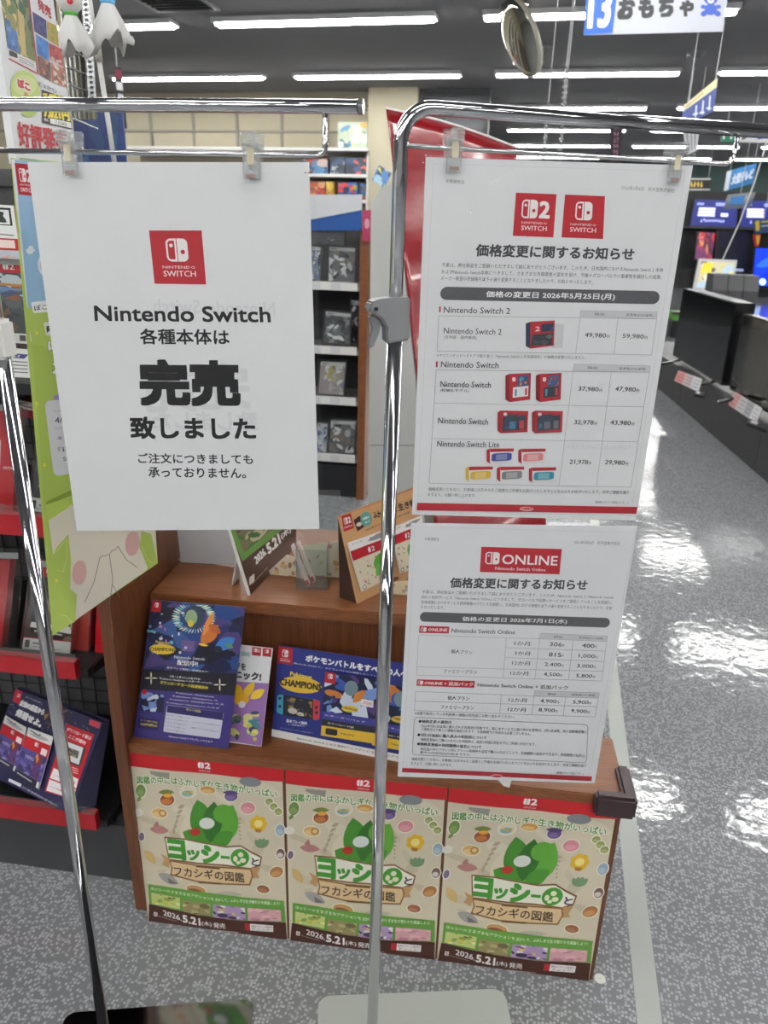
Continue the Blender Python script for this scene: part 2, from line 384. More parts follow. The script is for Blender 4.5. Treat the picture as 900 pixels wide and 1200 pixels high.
for i in range(-5, 6):
    for k in range(-4, 5):
        st = -.98 - .12 * i + 2.87 * k + 1.175; e2 = 8.75 + 2.95 * i
        if not (-11 < st < 13) or (e2 > 13 and st < -2.6 + .2): continue
        c = ST(st, e2, CEIL - .05); px = [cam_px(ST(st + dx, e2, CEIL - .05)) for dx in (-1.1, 0, 1.1)]
        vis = any(-5 < x < 905 and -5 < y < 400 for x, y in px)
        if not vis and e2 > 12: continue
        if not vis and (abs(st) > 8): continue
        o = L0 if first else copy_tree(L0); first = False; o.location = ST(st, e2, CEIL)
        if vis: seen.setdefault(i, []).append((px[1][0], o))
        else: o['label'] = 'fluorescent ceiling light overhead, outside the picture'
ROWS = ['nearest row', 'second nearest row', 'third nearest row', 'fourth nearest row', 'fifth nearest row', 'farthest row', 'row beyond the farthest']
ORD = ['leftmost', 'second from the left', 'third from the left', 'fourth from the left', 'fifth from the left', 'sixth from the left']
for r_, i in enumerate(sorted(seen)):
    for j, (x, o) in enumerate(sorted(seen[i], key=lambda t: t[0])):
        o['label'] = f'fluorescent ceiling light, {ORD[min(j, 5)]} in the {ROWS[min(r_, 6)]}'
# ================================================================ KIOSK
K0 = V((-.46, 1.151, 0)); _u = V((.887, -.104, 0)).normalized(); KF = Fr(K0, _u, V((-_u.y, _u.x, 0)), (0, 0, 1))
KW, KS, KR, KT = .897, .443, .143, .685     # width, low shelf height, riser depth, top shelf height
kiosk = thing('display_kiosk', 'brown wooden display kiosk with a low front shelf, plastered with three posters', 'display stand', K0)
MB().box(KF, (-.002, .001, .0), (KW, .018, KS - .02)).build('front_board', WOOD, kiosk)
MB().box(KF, (-.004, -.003, KS - .022), (KW + .004, KR + .02, KS)).build('low_shelf', WOODF, kiosk, bevel=.002)
MB().box(KF, (.0, KR, KS), (KW - .2, KR + .018, KT - .026)).build('riser', WOOD, kiosk)
MB().box(KF, (.0, KR - .006, KT - .026), (KW - .2, KR + .38, KT)).build('top_shelf', WOODF, kiosk, bevel=.002)
pts = [(-.004, .03), (-.012, KS), (-.012, .77), (.1, .80), (.52, .80), (.52, .02)]
MB().prism([KF(-.024, y, z) for y, z in pts], KF.u * .022).build('side_panel', WOOD, kiosk)
MB().prism([KF(KW - .018, y, z) for y, z in [(.02, 0), (.02, KS - .03), (KR + .1, KS - .03), (KR + .1, 0)]], KF.u * .018).build('side_panel', WOOD, kiosk)
MB().box(KF, (KW - .22, KR, KS), (KW - .2, KR + .38, KT - .026)).build('side_panel', WOOD, kiosk)
# rubber corner guard
a_, b_, c_, d_ = KW - .052, KW + .018, KW - .006, -.022
MB().prism([KF(x, y, KS - .032) for x, y in ((a_, d_), (b_, d_), (b_, .072), (c_, .072), (c_, .0), (a_, .0))], KF.n * .044).build('corner_guard', RUBBER, kiosk, bevel=.005)
# ---------------------------------------------------------------- the three posters on its front
CREAM = (214, 204, 180)
def poster():
    s = Sheet(KF(0, -.0012, 0), -KF.v); z = zz(140, 870, 4.5)
    s.base([(151.5, 881), (330.5, 901), (337, 1099), (174, 1080)], .0007, CREAM)
    R = random.Random(3)
    Q = lambda *a: [z(a[i], a[i + 1]) for i in range(0, len(a), 2)]
    for _ in range(26):
        x = R.uniform(140, 820); y = R.uniform(230, 720); s.ell(z(x, y), R.uniform(6, 18) , R.uniform(2, 6), R.choice([(206, 196, 170), (222, 213, 190), (201, 190, 163)]), R.random())
    top = [(60, 125), (180, 140), (300, 152), (390, 158), (500, 168), (640, 186), (740, 200), (868, 208)]
    s.poly(Q(52, 50, 865, 130, 869, 208) + [z(*q) for q in top[::-1]], (192, 28, 36))
    s.tq('2', Q(448, 105, 480, 108, 480, 140, 448, 138), (245, 240, 240), .04)
    s.rrect(Q(414, 104, 428, 105, 428, 136, 414, 134), .5, (245, 240, 240), (1, 0, 0, 1), .5); s.rrect(Q(431, 105, 445, 106, 445, 137, 431, 136), .5, (245, 240, 240), (0, 1, 1, 0), .5)
    s.tq('SWITCH', Q(420, 144, 476, 149, 476, 159, 420, 154), (240, 225, 225), 0, 1)
    for t, a, b in (('図鑑の中には', (92, 197), (305, 202)), ('ふかしぎな', (308, 204), (497, 224)), ('生き物がいっぱい', (503, 224), (830, 273))):
        s.text(t, z(*a), z(*b), 9.2, (84, 142, 62), .02, 2, outline=(244, 242, 228), ow=.05)
    def crit(x, y, rx, ry, col, col2=None, an=0.):
        s.ell(z(x, y), (rx + 5) / 4.5, (ry + 5) / 4.5, (238, 232, 214), an); s.ell(z(x, y), rx / 4.5, ry / 4.5, col, an)
        if col2: s.ell(z(x - rx * .1, y + ry * .3), rx * .72 / 4.5, ry * .5 / 4.5, col2, an)
    s.poly(Q(160, 150, 265, 160, 262, 190, 200, 180, 165, 165), (150, 148, 138)); s.ell(z(690, 208), 13, 5.6, (132, 136, 140), .1)
    crit(112, 255, 26, 34, (112, 142, 74), (136, 160, 96)); s.leaf(z(112, 285), z(95, 312), .3, (112, 142, 74))
    crit(252, 302, 38, 30, (152, 84, 54), (196, 120, 60)); s.leaf(z(205, 262), z(290, 262), .16, (120, 132, 60)); s.ell(z(255, 280), 5, 2.4, (224, 166, 52))
    crit(362, 260, 40, 30, (222, 214, 192), (120, 176, 186)); [s.ell(z(345 + 18 * i, 262 + 6 * (i % 2)), 1.6, 1.6, (224, 180, 70)) for i in range(3)]
    crit(466, 250, 40, 19, (206, 152, 78), (226, 188, 120), .1)
    crit(588, 284, 34, 26, (104, 84, 138), (128, 106, 160)); s.leaf(z(545, 262), z(628, 268), .14, (84, 66, 112))
    crit(677, 345, 38, 30, (216, 140, 152), (226, 160, 168)); [crit(790 + 24 * i, 312 + 26 * i, 20, 18, (146, 158, 92), (172, 180, 116)) for i in range(3)]
    crit(212, 372, 40, 24, (218, 176, 104), (232, 202, 140), .2); s.ell(z(228, 372), 4.5, 4.2, (186, 138, 70)); s.ell(z(228, 372), 2.6, 2.3, (232, 202, 140))
    for i in range(7): s.ell(z(733 + 30 * math.cos(i * .9), 428 + 28 * math.sin(i * .9)), 3.6, 3.6, (226, 182, 40))
    s.ell(z(733, 428), 5, 4.6, (240, 222, 140)); s.poly(Q(715, 455, 752, 458, 745, 475, 720, 472), (180, 120, 40))
    for i in range(4): s.leaf(z(750, 555), z(715 + 24 * i, 500 + 8 * abs(i - 1.5)), .28, (118, 150, 108))
    crit(848, 462, 24, 30, (150, 172, 190), (176, 194, 206)); s.leaf(z(160, 455), z(262, 466), .2, (184, 128, 124)); s.poly(Q(180, 440, 200, 412, 212, 445), (172, 120, 112))
    for i in range(6): s.leaf(z(345 - 12 * i, 330 + 24 * i), z(308 - 4 * i, 345 + 28 * i), .25, (180, 166, 140)); s.leaf(z(610 + 6 * i, 400 + 20 * i), z(645 - 2 * i, 405 + 22 * i), .25, (180, 166, 140))
    s.leaf(z(132, 565), z(192, 640), .22, (210, 178, 116)); s.leaf(z(205, 690), z(312, 745), .2, (166, 160, 158)); s.poly(Q(255, 712, 312, 745, 262, 742), (120, 112, 110))
    crit(405, 775, 52, 22, (196, 150, 92), (150, 80, 62), .22); s.leaf(z(495, 800), z(648, 800), .1, (190, 184, 170)); crit(758, 772, 34, 20, (158, 98, 66), (176, 120, 84), .2); crit(828, 682, 36, 28, (176, 120, 70), (198, 146, 92), -.3)
    crit(850, 585, 22, 26, (120, 92, 84), (214, 206, 198)); crit(118, 495, 14, 22, (120, 104, 132)); crit(100, 368, 20, 16, (228, 224, 212))
    # plain leafy stand-in where the poster shows its hero
    G1, G2, G3 = (72, 142, 46), (96, 166, 58), (52, 112, 40)
    s.ell(z(455, 470), 30, 26, (226, 214, 190)); s.ell(z(440, 520), 20, 10, G3, .2); s.leaf(z(480, 540), z(335, 470), .3, G1); s.leaf(z(470, 545), z(410, 300), .26, G1)
    s.leaf(z(480, 540), z(600, 330), .36, G2); s.leaf(z(480, 530), z(500, 310), .24, G3); s.leaf(z(490, 545), z(600, 470), .3, G1); s.ell(z(400, 470), 6, 4.6, (178, 48, 40)); s.ell(z(462, 425), 9, 6.6, (226, 230, 224)); s.ell(z(548, 375), 12, 11, G2)
    # title lettering
    s.poly(Q(236, 495, 350, 505, 420, 520, 560, 545, 640, 540, 700, 575, 752, 600, 745, 650, 690, 668, 560, 650, 420, 640, 260, 620), (134, 92, 58))
    s.poly(Q(243, 503, 350, 513, 420, 528, 560, 553, 640, 548, 695, 582, 744, 606, 738, 642, 690, 660, 560, 642, 420, 632, 266, 612), (240, 238, 222))
    s.text('ヨ', z(255, 558), z(350, 568), 24, (66, 150, 48), .06); s.text('ッ', z(358, 590), z(425, 596), 13, (66, 150, 48), .06)
    s.text('シ', z(432, 585), z(530, 595), 22, (66, 150, 48), .06); s.text('ー', z(535, 602), z(582, 606), 4, (66, 150, 48), .04)
    s.ell(z(636, 606), 11, 10.4, (66, 150, 48)); s.ell(z(612, 612), 2.6, 3.4, (232, 232, 200)); s.ell(z(640, 590), 3.2, 3, (232, 232, 200)); s.ell(z(652, 620), 3.6, 2.8, (232, 232, 200)); s.ell(z(628, 632), 2.6, 2, (232, 232, 200))
    s.text('と', z(696, 626), z(738, 630), 9, (52, 46, 76), .03)
    s.poly(Q(218, 585, 268, 610, 262, 660, 225, 640, 238, 615), (190, 150, 100)); s.poly(Q(690, 660, 745, 655, 728, 690, 738, 712, 688, 715), (190, 150, 100))
    s.poly(Q(262, 618, 420, 645, 560, 655, 695, 662, 706, 700, 690, 752, 560, 748, 410, 735, 268, 698, 275, 660), (140, 98, 58)); s.poly(Q(270, 626, 420, 652, 560, 662, 690, 670, 698, 702, 684, 744, 560, 740, 410, 727, 276, 691, 282, 660), (222, 194, 148))
    s.text('フカシギの図鑑', z(288, 675), z(660, 712), 11.5, (60, 42, 36), .015); s.line(z(405, 652), z(530, 664), 1.6, (110, 74, 44)); s.line(z(420, 736), z(538, 744), 1.8, (110, 74, 44))
    # green strip, pictures, brown foot
    s.poly(Q(151, 744, 400, 782, 660, 815, 868, 834, 878, 945, 620, 935, 400, 905, 160, 848), (104, 158, 66))
    s.text('ヨッシーのさまざまなアクションを', z(166, 766), z(500, 824), 4, (238, 244, 226), .01, 1); s.text('活かして、ふかしぎな生き物たちを調査しよう!', z(505, 826), z(846, 848), 4, (238, 244, 226), .01, 1)
    for q, pal, sd in (((168, 790, 320, 818, 320, 878, 172, 848), [(196, 206, 130), (140, 170, 84), (226, 226, 170), (110, 60, 40), (220, 200, 60)], 1), ((333, 828, 480, 850, 482, 916, 336, 892), [(150, 140, 96), (180, 168, 120), (110, 104, 70), (200, 188, 140)], 2), ((494, 852, 662, 868, 666, 936, 496, 920), [(176, 150, 190), (120, 80, 140), (230, 200, 90), (60, 50, 80), (230, 226, 220)], 3), ((676, 868, 852, 882, 856, 940, 680, 936), [(214, 164, 170), (228, 186, 188), (190, 130, 150), (236, 206, 204)], 4)):
        s.splash(Q(*q), pal, 16, sd, .2)
    s.poly(Q(157, 848, 300, 882, 420, 908, 620, 936, 878, 946, 884, 1036, 600, 1012, 156, 944), (74, 40, 30))
    WH = (240, 238, 234)
    s.text('2026.', z(232, 894), z(330, 924), 6.6, WH, .03); s.text('5.21', z(334, 925), z(428, 944), 9, WH, .04); s.text('(木)', z(434, 950), z(488, 958), 6.2, WH, .02); s.text('発売', z(496, 960), z(560, 966), 6.4, WH, .02)
    s.poly(Q(183, 890, 202, 894, 202, 915, 183, 911), (220, 216, 210)); s.text('A', z(187, 901), z(198, 904), 3.6, (60, 50, 50)); s.line(z(206, 912), z(305, 940), .5, (170, 150, 140)); s.line(z(490, 985), z(630, 998), .6, (190, 170, 160))
    s.poly(Q(662, 950, 812, 962, 812, 996, 662, 986), (236, 232, 230)); s.poly(Q(662, 950, 690, 952, 690, 988, 662, 986), (176, 40, 44)); s.text('最新のゲーム情報を', z(696, 965), z(808, 972), 2.4, (60, 40, 40), 0, 1); s.text('チェック!', z(700, 980), z(800, 986), 2.4, (60, 40, 40), 0, 1)
    return s
P0 = KF(0, -.0012, 0)
pt = thing('wall_poster', 'printed cream poster with green lettering, leftmost of three on the kiosk front', 'poster', P0, 'game posters on the kiosk front')
poster().build('sheet', PRINT, pt)
for i, lb in ((1, 'printed cream poster with green lettering, middle of three on the kiosk front'), (2, 'printed cream poster with green lettering, right of three, under the rubber corner guard')):
    o = copy_tree(pt); o.location = P0 + KF.u * (.2985 * i); o['label'] = lb
# ================================================================ SIGN STANDS
# ---- left stand
LB = onz(126.3, 1237); LF = stand_frame(LB, -8.6)
lt = thing('sign_stand', 'chrome pole stand holding the sold-out notice, polished dark base plate', 'sign stand', LB)
nL = V((LB.x, LB.y, 0)).normalized(); top = onp(-39, 122, LB, nL).z
zc = onp(4, 405, LB, nL).z
MB().tube([LF(0, 0, .006), LF(0, 0, zc)], .0088, 20).build('pole', CHROME, lt, smooth=True)
MB().tube([LF(0, 0, zc - .12), LF(0, 0, top - .03)] + arc(LF(.03, 0, top - .03), -LF.u, LF.n, .03, 0, math.pi / 2)[1:] + [LF(.42, 0, top)], .0066, 20).build('hanging_bar', CHROME, lt, smooth=True)
pl = LF.v
rL = onp(100, 178, LB, pl).z; xe = (onp(381, 178, LB, pl) - LB).dot(LF.u)
MB().tube([LF(.0, 0, rL), LF(xe - .008, 0, rL)] + arc(LF(xe - .008, 0, rL + .008), -LF.n, LF.u, .008, 0, math.pi / 2)[1:] + [LF(xe, 0, top)], .0026, 10).build('hanging_rail', CHROME, lt, smooth=True)
MB().tube([LF(.418, 0, top), LF(.4225, 0, top)], .0071, 20).build('end_cap', STEEL, lt)
c_ = MB(); c_.box(LF, (-.018, -.014, zc - .015), (.011, .014, zc + .03)); c_.build('clutch', WHITEPLASTIC, lt, bevel=.004)
bk = [onz(86, 1189), onz(297, 1173)]
ud = (bk[1] - bk[0]).normalized(); vd = V((-ud.y, ud.x, 0)); BP = Fr(bk[0], ud, vd, (0, 0, 1)); wd = (bk[1] - bk[0]).length
def rplate(F, x0, x1, y0, y1, r, z0, z1):
    pts = []
    for cx, cy, a in ((x0 + r, y0 + r, math.pi), (x1 - r, y0 + r, 1.5 * math.pi), (x1 - r, y1 - r, 0), (x0 + r, y1 - r, .5 * math.pi)):
        pts += [F(cx + r * math.cos(a + math.pi / 2 * i / 6), cy + r * math.sin(a + math.pi / 2 * i / 6), z0) for i in range(7)]
    return MB().prism(pts, F.n * (z1 - z0))
rplate(BP, -.012, wd, -.27, 0, .018, .001, .006).build('base_plate', DARKSTEEL, lt, label='polished dark steel base plate')
# ---- right stand
RB = onz(435, 1240); RF = stand_frame(RB, 14.5)
rt = thing('sign_stand', 'chrome pole stand with grey lever holding the two price notices', 'sign stand', RB)
nR = V((RB.x, RB.y, 0)).normalized(); topR = onp(500, 126, RB, -RF.v).z; zr = onp(455, 372, RB, nR).z
MB().tube([RF(0, 0, .006), RF(0, 0, zr)], .0092, 20).build('pole', CHROME, rt, smooth=True)
Rr = .034
bx = RF(0, 0, 0)
xr = .52
MB().tube([RF(0, 0, zr - .1), RF(0, 0, topR - Rr)] + arc(RF(Rr, 0, topR - Rr), -RF.u, RF.n, Rr, 0, math.pi / 2)[1:] + [RF(xr, 0, topR)], .0078, 22).build('hanging_bar', CHROME, rt, smooth=True)
rR = onp(600, 178, RB, RF.v).z; xe = (onp(861, 180, RB, RF.v) - RB).dot(RF.u)
MB().tube([RF(.004, 0, rR), RF(xe - .01, 0, rR)] + arc(RF(xe - .01, 0, rR + .01), -RF.n, RF.u, .01, 0, math.pi / 2)[1:] + [RF(xe, 0, topR)], .0026, 10).build('hanging_rail', CHROME, rt, smooth=True)
prof = [(-.032, .018), (-.020, .022), (.014, .024), (.015, -.024), (-.012, -.028), (-.013, -.010), (-.02, .0), (-.034, .008)]
cl = MB().prism([RF(x, -.013, zr + z) for x, z in prof], RF.v * .026).build('clutch', GREYPLASTIC, rt, bevel=.002)
MB().prism([RF(x, -.006, zr + z) for x, z in [(-.026, .004), (-.018, -.004), (-.020, -.018), (-.026, -.032), (-.031, -.034), (-.031, -.028), (-.027, -.012), (-.032, .002)]], RF.v * .012).build('lever', GREYPLASTIC, cl, bevel=.001)
MB().tube([RF(-.026, -.015, zr + .011), RF(-.026, -.0125, zr + .011)], .0022, 10).build('pin', BLACK, cl)
bk = [onz(373, 1170), onz(590, 1161)]
ud = (bk[1] - bk[0]).normalized(); vd = V((-ud.y, ud.x, 0)); BP = Fr(bk[0], ud, vd, (0, 0, 1)); wd = (bk[1] - bk[0]).length
rplate(BP, 0, wd, -.27, 0, .022, .001, .006).build('base_plate', mat('grey painted plate', (176, 180, 177), .35), rt, label='light grey painted base plate')
# ---- clips
def clip(F, z, x, label, az=0.):
    t = thing('sign_clip', label, 'clip', F(x, 0, z), 'clear clips on the hanging rails')
    G = Fr(F(x, 0, z), F.u, F.v, F.n)
    f = MB(); f.box(G, (-.009, -.009, -.024), (.009, -.006, .006)); f.box(G, (-.0075, -.017, .006), (.0075, -.013, .019)); f.box(G, (-.009, -.0105, .002), (.009, -.0068, .010)); f.build('front_jaw', CLIPC, t, bevel=.0012)
    for k in range(4): f2 = MB().box(G, (-.007, -.0185, .007 + .003 * k), (.007, -.017, .0085 + .003 * k)); f2.build('grip_rib', CLIPC, t)
    b = MB(); b.box(G, (-.009, .001, -.024), (.009, .004, .006)); b.box(G, (-.0085, .008, .006), (.0085, .011, .020)); b.box(G, (-.009, .003, .002), (.009, .009, .010)); b.build('back_jaw', CLIPC, t, bevel=.0012)
    MB().box(G, (-.0035, -.0115, -.010), (.0035, -.0092, .006)).build('spring', mat('cream plastic', (222, 212, 186), .4), t, bevel=.0006)
    MB().box(G, (-.0055, -.0104, -.0225), (.0055, -.009, -.0185)).build('foot', mat('pink grey rubber', (150, 128, 124), .6), t, bevel=.0005)
def xat(F, B, x, y): return (onp(x, y, B, F.v) - B).dot(F.u)
clip(LF, rL, xat(LF, LB, 85, 178), 'clear plastic clip gripping the upper left corner of the sold-out notice')
clip(LF, rL, xat(LF, LB, 297, 178), 'clear plastic clip gripping the upper right corner of the sold-out notice')
clip(RF, rR, xat(RF, RB, 530, 178), 'clear plastic clip nearest the pole, on the upper price notice')
clip(RF, rR, xat(RF, RB, 790, 180), 'clear plastic clip at the far right corner of the upper price notice')
# ================================================================ NOTICES
def wide(q, e):
    cx = sum(a for a, b in q) / 4; cy = sum(b for a, b in q) / 4
    return [(a + (e if a > cx else -e), b + (e if b > cy else -e)) for a, b in q]
def rippled(p, n, q, amp, off, seed, res=26):
    """a thin plastic sheet that ripples a little, off the plane by off"""
    m = MB(); f = bil(q); R = random.Random(seed); ph = [R.random() * 6 for _ in range(6)]
    n = V(n).normalized(); n = n if n.dot(CAM - V(p)) > 0 else -n
    vs = []
    for j in range(res + 1):
        for i in range(res + 1):
            u, v = i / res, j / res; hgt = off + amp * (math.sin(7 * u + ph[0] + 3 * v) + math.sin(11 * v + ph[1] - 4 * u) + .6 * math.sin(17 * u + 13 * v + ph[2])) / 2.6
            vs.append(onp(*f(u, v), p, n) + n * hgt)
    fs = [(j * (res + 1) + i, j * (res + 1) + i + 1, (j + 1) * (res + 1) + i + 1, (j + 1) * (res + 1) + i) for j in range(res) for i in range(res)]
    m.add(vs, fs); return m
# ---- sold-out notice
LP = LB - LF.v * .0022
q = [(32, 190), (362, 190), (374, 620), (90, 622)]
nt_ = thing('sold_out_notice', 'large white sold-out notice in bold black lettering on the left stand', 'sign', onp(205, 620, LP, LF.v))
s = Sheet(LP, LF.v); s.base(q, .0008, (228, 230, 231)); z = zz(20, 180, 2.432)
GH = (217, 219, 221)
s.text('完売', (290, 452), (172, 458), 54, GH, .03, 2); s.text('Nintendo Switch', (322, 362), (180, 358), 16, GH, .02)
s.text('致しました', (300, 494), (180, 492), 24, GH, .03)
s.logo([z(376, 219), z(526, 219), z(539, 373), z(392, 371)])
BK = (22, 22, 24)
s.text('Nintendo Switch', z(220, 455), z(722, 459), 18.6, BK, .028, 4); s.text('各種本体は', z(350, 521), z(605, 523), 18.5, BK, .022, 3); s.text('完売', z(347, 652), z(635, 655), 55, BK, .05, 4)
s.text('致しました', z(322, 781), z(680, 784), 26.5, BK, .035, 3); s.text('ご注文につきましても', z(345, 868), z(672, 871), 12, BK, .018, 3); s.text('承っておりません。', z(374, 908), z(652, 911), 12, BK, .018, 3)
for dx in (0, 4, 7): s.line((357 + dx, 202.5), (359 + dx, 202.5), 1.2, BK)
s.build('paper', PRINT, nt_)
rippled(LP, LF.v, [(29, 187), (371, 187), (379, 624), (87, 626)], .0012, .0022, 1).build('plastic_sleeve', SLEEVE, nt_, smooth=True)
# ---- price notice
RP = RB - RF.v * .0022
q = [(499, 184), (812, 194), (745, 610), (483, 603)]
nt_ = thing('price_notice', 'white price change notice with two red logos, upper sheet on the right stand', 'sign', onp(615, 606, RP, RF.v))
s = Sheet(RP, RF.v); s.base(q, .0008, (226, 228, 230)); z = zz(480, 180, 2.647); y_ = zz(480, 400, 2.647); G = (66, 67, 72)
s.lines([(508, 192), (803, 201), (739, 604), (489, 598)], .5, (206, 208, 212), True)
s.text('お客様各位', z(113, 84), z(170, 89), 4.6, (120, 120, 124), 0, 1); s.text('2026年5月8日　任天堂株式会社', z(657, 105), z(822, 115), 4.8, (120, 120, 124), 0, 1)
s.logo([z(330, 121), z(456, 126), z(446, 260), z(320, 255)], True); s.logo([z(482, 127), z(606, 132), z(600, 265), z(471, 260)])
s.text('価格変更に関するお知らせ', z(205, 299), z(697, 312), 15, G, .03, 3)
for t, a, b in (('平素は、弊社製品をご愛顧いただきまして誠にありがとうございます。このたび、日本国内におけるNintendo Switch 2 本体', (100, 345), (787, 361)), ('およびNintendo Switch本体につきまして、さまざまな市場環境の変化を受け、今後のグローバルでの事業性を検討した結果、', (99, 366), (783, 383)), ('メーカー希望小売価格を以下の通り変更することになりましたので、お知らせいたします。', (97, 386), (568, 399))): s.text(t, z(*a), z(*b), 5.2, (92, 92, 98), .004, 1)
def pill(s, a, b, h, col=(88, 89, 94)):
    ux, uy = (a[0] + b[0]) / 2 - 380, (a[1] + b[1]) / 2 - 2936; L = math.hypot(ux, uy); ux, uy = ux / L * h / 2, uy / L * h / 2
    q = ((a[0] + ux, a[1] + uy), (b[0] + ux, b[1] + uy), (b[0] - ux, b[1] - uy), (a[0] - ux, a[1] - uy))
    s.rrect(q, h / 2 / math.hypot(b[0] - a[0], b[1] - a[1]), col, ar=math.hypot(b[0] - a[0], b[1] - a[1]) / h)
pill(s, z(95, 433), z(775, 447), 15.5); s.text('価格の変更日 2026年5月25日(月)', z(237, 437), z(637, 445), 8.6, (240, 240, 240), .02, 2)
LG = (168, 169, 173)
def red_mark(s, p): s.poly([(p[0] - .9, p[1] - 3.4), (p[0] + 1, p[1] - 3.4), (p[0] + .8, p[1] + 3.4), (p[0] - 1.1, p[1] + 3.4)], RED)
red_mark(s, z(94, 483)); s.text('Nintendo Switch 2', z(106, 484), z(312, 488), 7.2, G, .008)
def header(s, q, split):
    s.poly(q, (204, 205, 209)); f = bil(q); s.lines(list(q), .5, LG, True)
    for u0, u1, t in ((.18, .32, '現在'), (.6, .95, '変更後(5/25以降)')) if split == 0 else ((.2, .34, '現在'), (.58, .95, '変更後(7/1以降)')): s.tq(t, (f(u0, .3), f(u1, .3), f(u1, .78), f(u0, .78)), (90, 90, 96), .008, 1)
header(s, [z(530, 487), z(767, 491), z(766, 513), z(529, 505)], 0)
TBL = [z(90, 503), z(766, 513), y_(750, 42), y_(85, 30)]; s.lines(TBL, .6, LG, True); s.line(z(529, 505), y_(515, 38), .5, LG); s.line(z(646, 508), y_(634, 40), .5, LG)
s.text('Nintendo Switch 2', z(106, 549), z(285, 553), 7, G, .006); s.text('(日本語・国内専用)', z(106, 569), z(208, 572), 4.6, G, 0, 1)
def price(s, t, a, b, h=6.2):
    s.text(t, a, (a[0] + (b[0] - a[0]) * .86, a[1] + (b[1] - a[1]) * .86), h, (56, 56, 62), .014); s.text('円', (a[0] + (b[0] - a[0]) * .89, a[1] + (b[1] - a[1]) * .89 + .8), (b[0], b[1] + .8), h * .62, (56, 56, 62), .01, 1)
price(s, '49,980', z(543, 563), z(620, 566)); price(s, '59,980', z(660, 566), z(737, 569))
# carton pictures
s.poly([(648, 379), (661, 380), (659, 408), (646, 408)], (206, 208, 210)); s.cuboid(616, 377, 650, 408.5, -1.5, ((176, 40, 48), (40, 60, 80)), .16); s.splash([(624, 392), (648, 390), (646.5, 404), (622, 405)], [(52, 56, 62), (70, 76, 84), (40, 60, 72), (96, 100, 106)], 8, 5); s.splash([(634, 380), (648.6, 378.6), (648, 388), (634, 389)], [(40, 52, 74), (58, 82, 120)], 4, 6); s.text('2', (627, 385.5), (633, 385), 6, (240, 230, 230), .03, 1)
s.text('※マイニンテンドーストアで取り扱う「Nintendo Switch 2 多言語対応」の価格は変更いたしません。', y_(84, 43), y_(546, 50), 3.9, (104, 104, 108), 0, 1)
red_mark(s, y_(84, 71)); s.text('Nintendo Switch', y_(97, 71), y_(276, 74), 7.2, G, .008)
header(s, [y_(510, 70), y_(745, 76), y_(743, 96), y_(507, 90)], 0)
s.lines([y_(82, 88), y_(743, 96), y_(686, 452), y_(60, 440)], .6, LG, True); s.line(y_(75, 191), y_(726, 203), .5, LG); s.line(y_(68, 301), y_(708, 311), .5, LG); s.line(y_(507, 90), y_(463, 447), .5, LG); s.line(y_(625, 93), y_(579, 450), .5, LG)
s.text('Nintendo Switch', y_(95, 132), y_(252, 135), 7, G, .006); s.text('(有機ELモデル)', y_(94, 152), y_(184, 154), 4.6, G, 0, 1); s.text('Nintendo Switch', y_(88, 245), y_(243, 249), 7, G, .006); s.text('Nintendo Switch Lite', y_(85, 317), y_(278, 320), 7, G, .006)
for t, a, b in (('37,980', (523, 147), (596, 150)), ('47,980', (637, 148), (711, 151)), ('32,978', (510, 251), (580, 253)), ('43,980', (622, 252), (696, 255)), ('21,978', (496, 374), (562, 376)), ('29,980', (605, 375), (677, 378))): price(s, t, y_(*a), y_(*b))
for x, c in ((592, (226, 228, 230)), (627.7, (60, 66, 76))):
    s.cuboid(x, 438, x + 30, 471, -1, ((172, 38, 46), (130, 26, 34)), .16); s.splash([(x + 15, 441), (x + 27, 439), (x + 27, 452), (x + 13, 453)], [(60, 90, 130), (220, 120, 60), (70, 150, 180), (200, 70, 70)], 6, int(x)); s.poly([(x + 9, 454), (x + 27, 452), (x + 26.5, 464), (x + 8.5, 466)], c); s.poly([(x + 11, 456), (x + 13.5, 456), (x + 13.2, 463.5), (x + 10.8, 464)], (80, 150, 180)); s.poly([(x + 23, 455), (x + 25.5, 454.6), (x + 25.2, 462.5), (x + 22.8, 463)], (190, 70, 70)); s.rrect([(x + 8, 442), (x + 12, 442), (x + 12, 447), (x + 8, 447)], .3, (236, 220, 220))
for x in (582.8, 623.2):
    s.cuboid(x, 481, x + 36, 507.5, .6, ((168, 40, 46), (150, 34, 42)), .1); s.poly([(x + 6, 489), (x + 33, 486), (x + 32.5, 503), (x + 5.5, 505)], (54, 62, 76)); s.splash([(x + 9, 486), (x + 24, 485), (x + 23, 500), (x + 8, 502)], [(56, 70, 90), (70, 110, 150), (60, 64, 70)], 5, int(x)); s.poly([(x + 14, 494), (x + 21, 493.5), (x + 21, 502), (x + 14, 502.5)], (74, 130, 160) if x < 600 else (110, 114, 118)); s.poly([(x + 25, 493), (x + 31, 492), (x + 31, 502), (x + 25, 502.5)], (176, 66, 66) if x < 600 else (110, 114, 118)); s.rrect([(x + 7, 483.5), (x + 11, 483.5), (x + 11, 487), (x + 7, 487)], .3, (236, 220, 220))
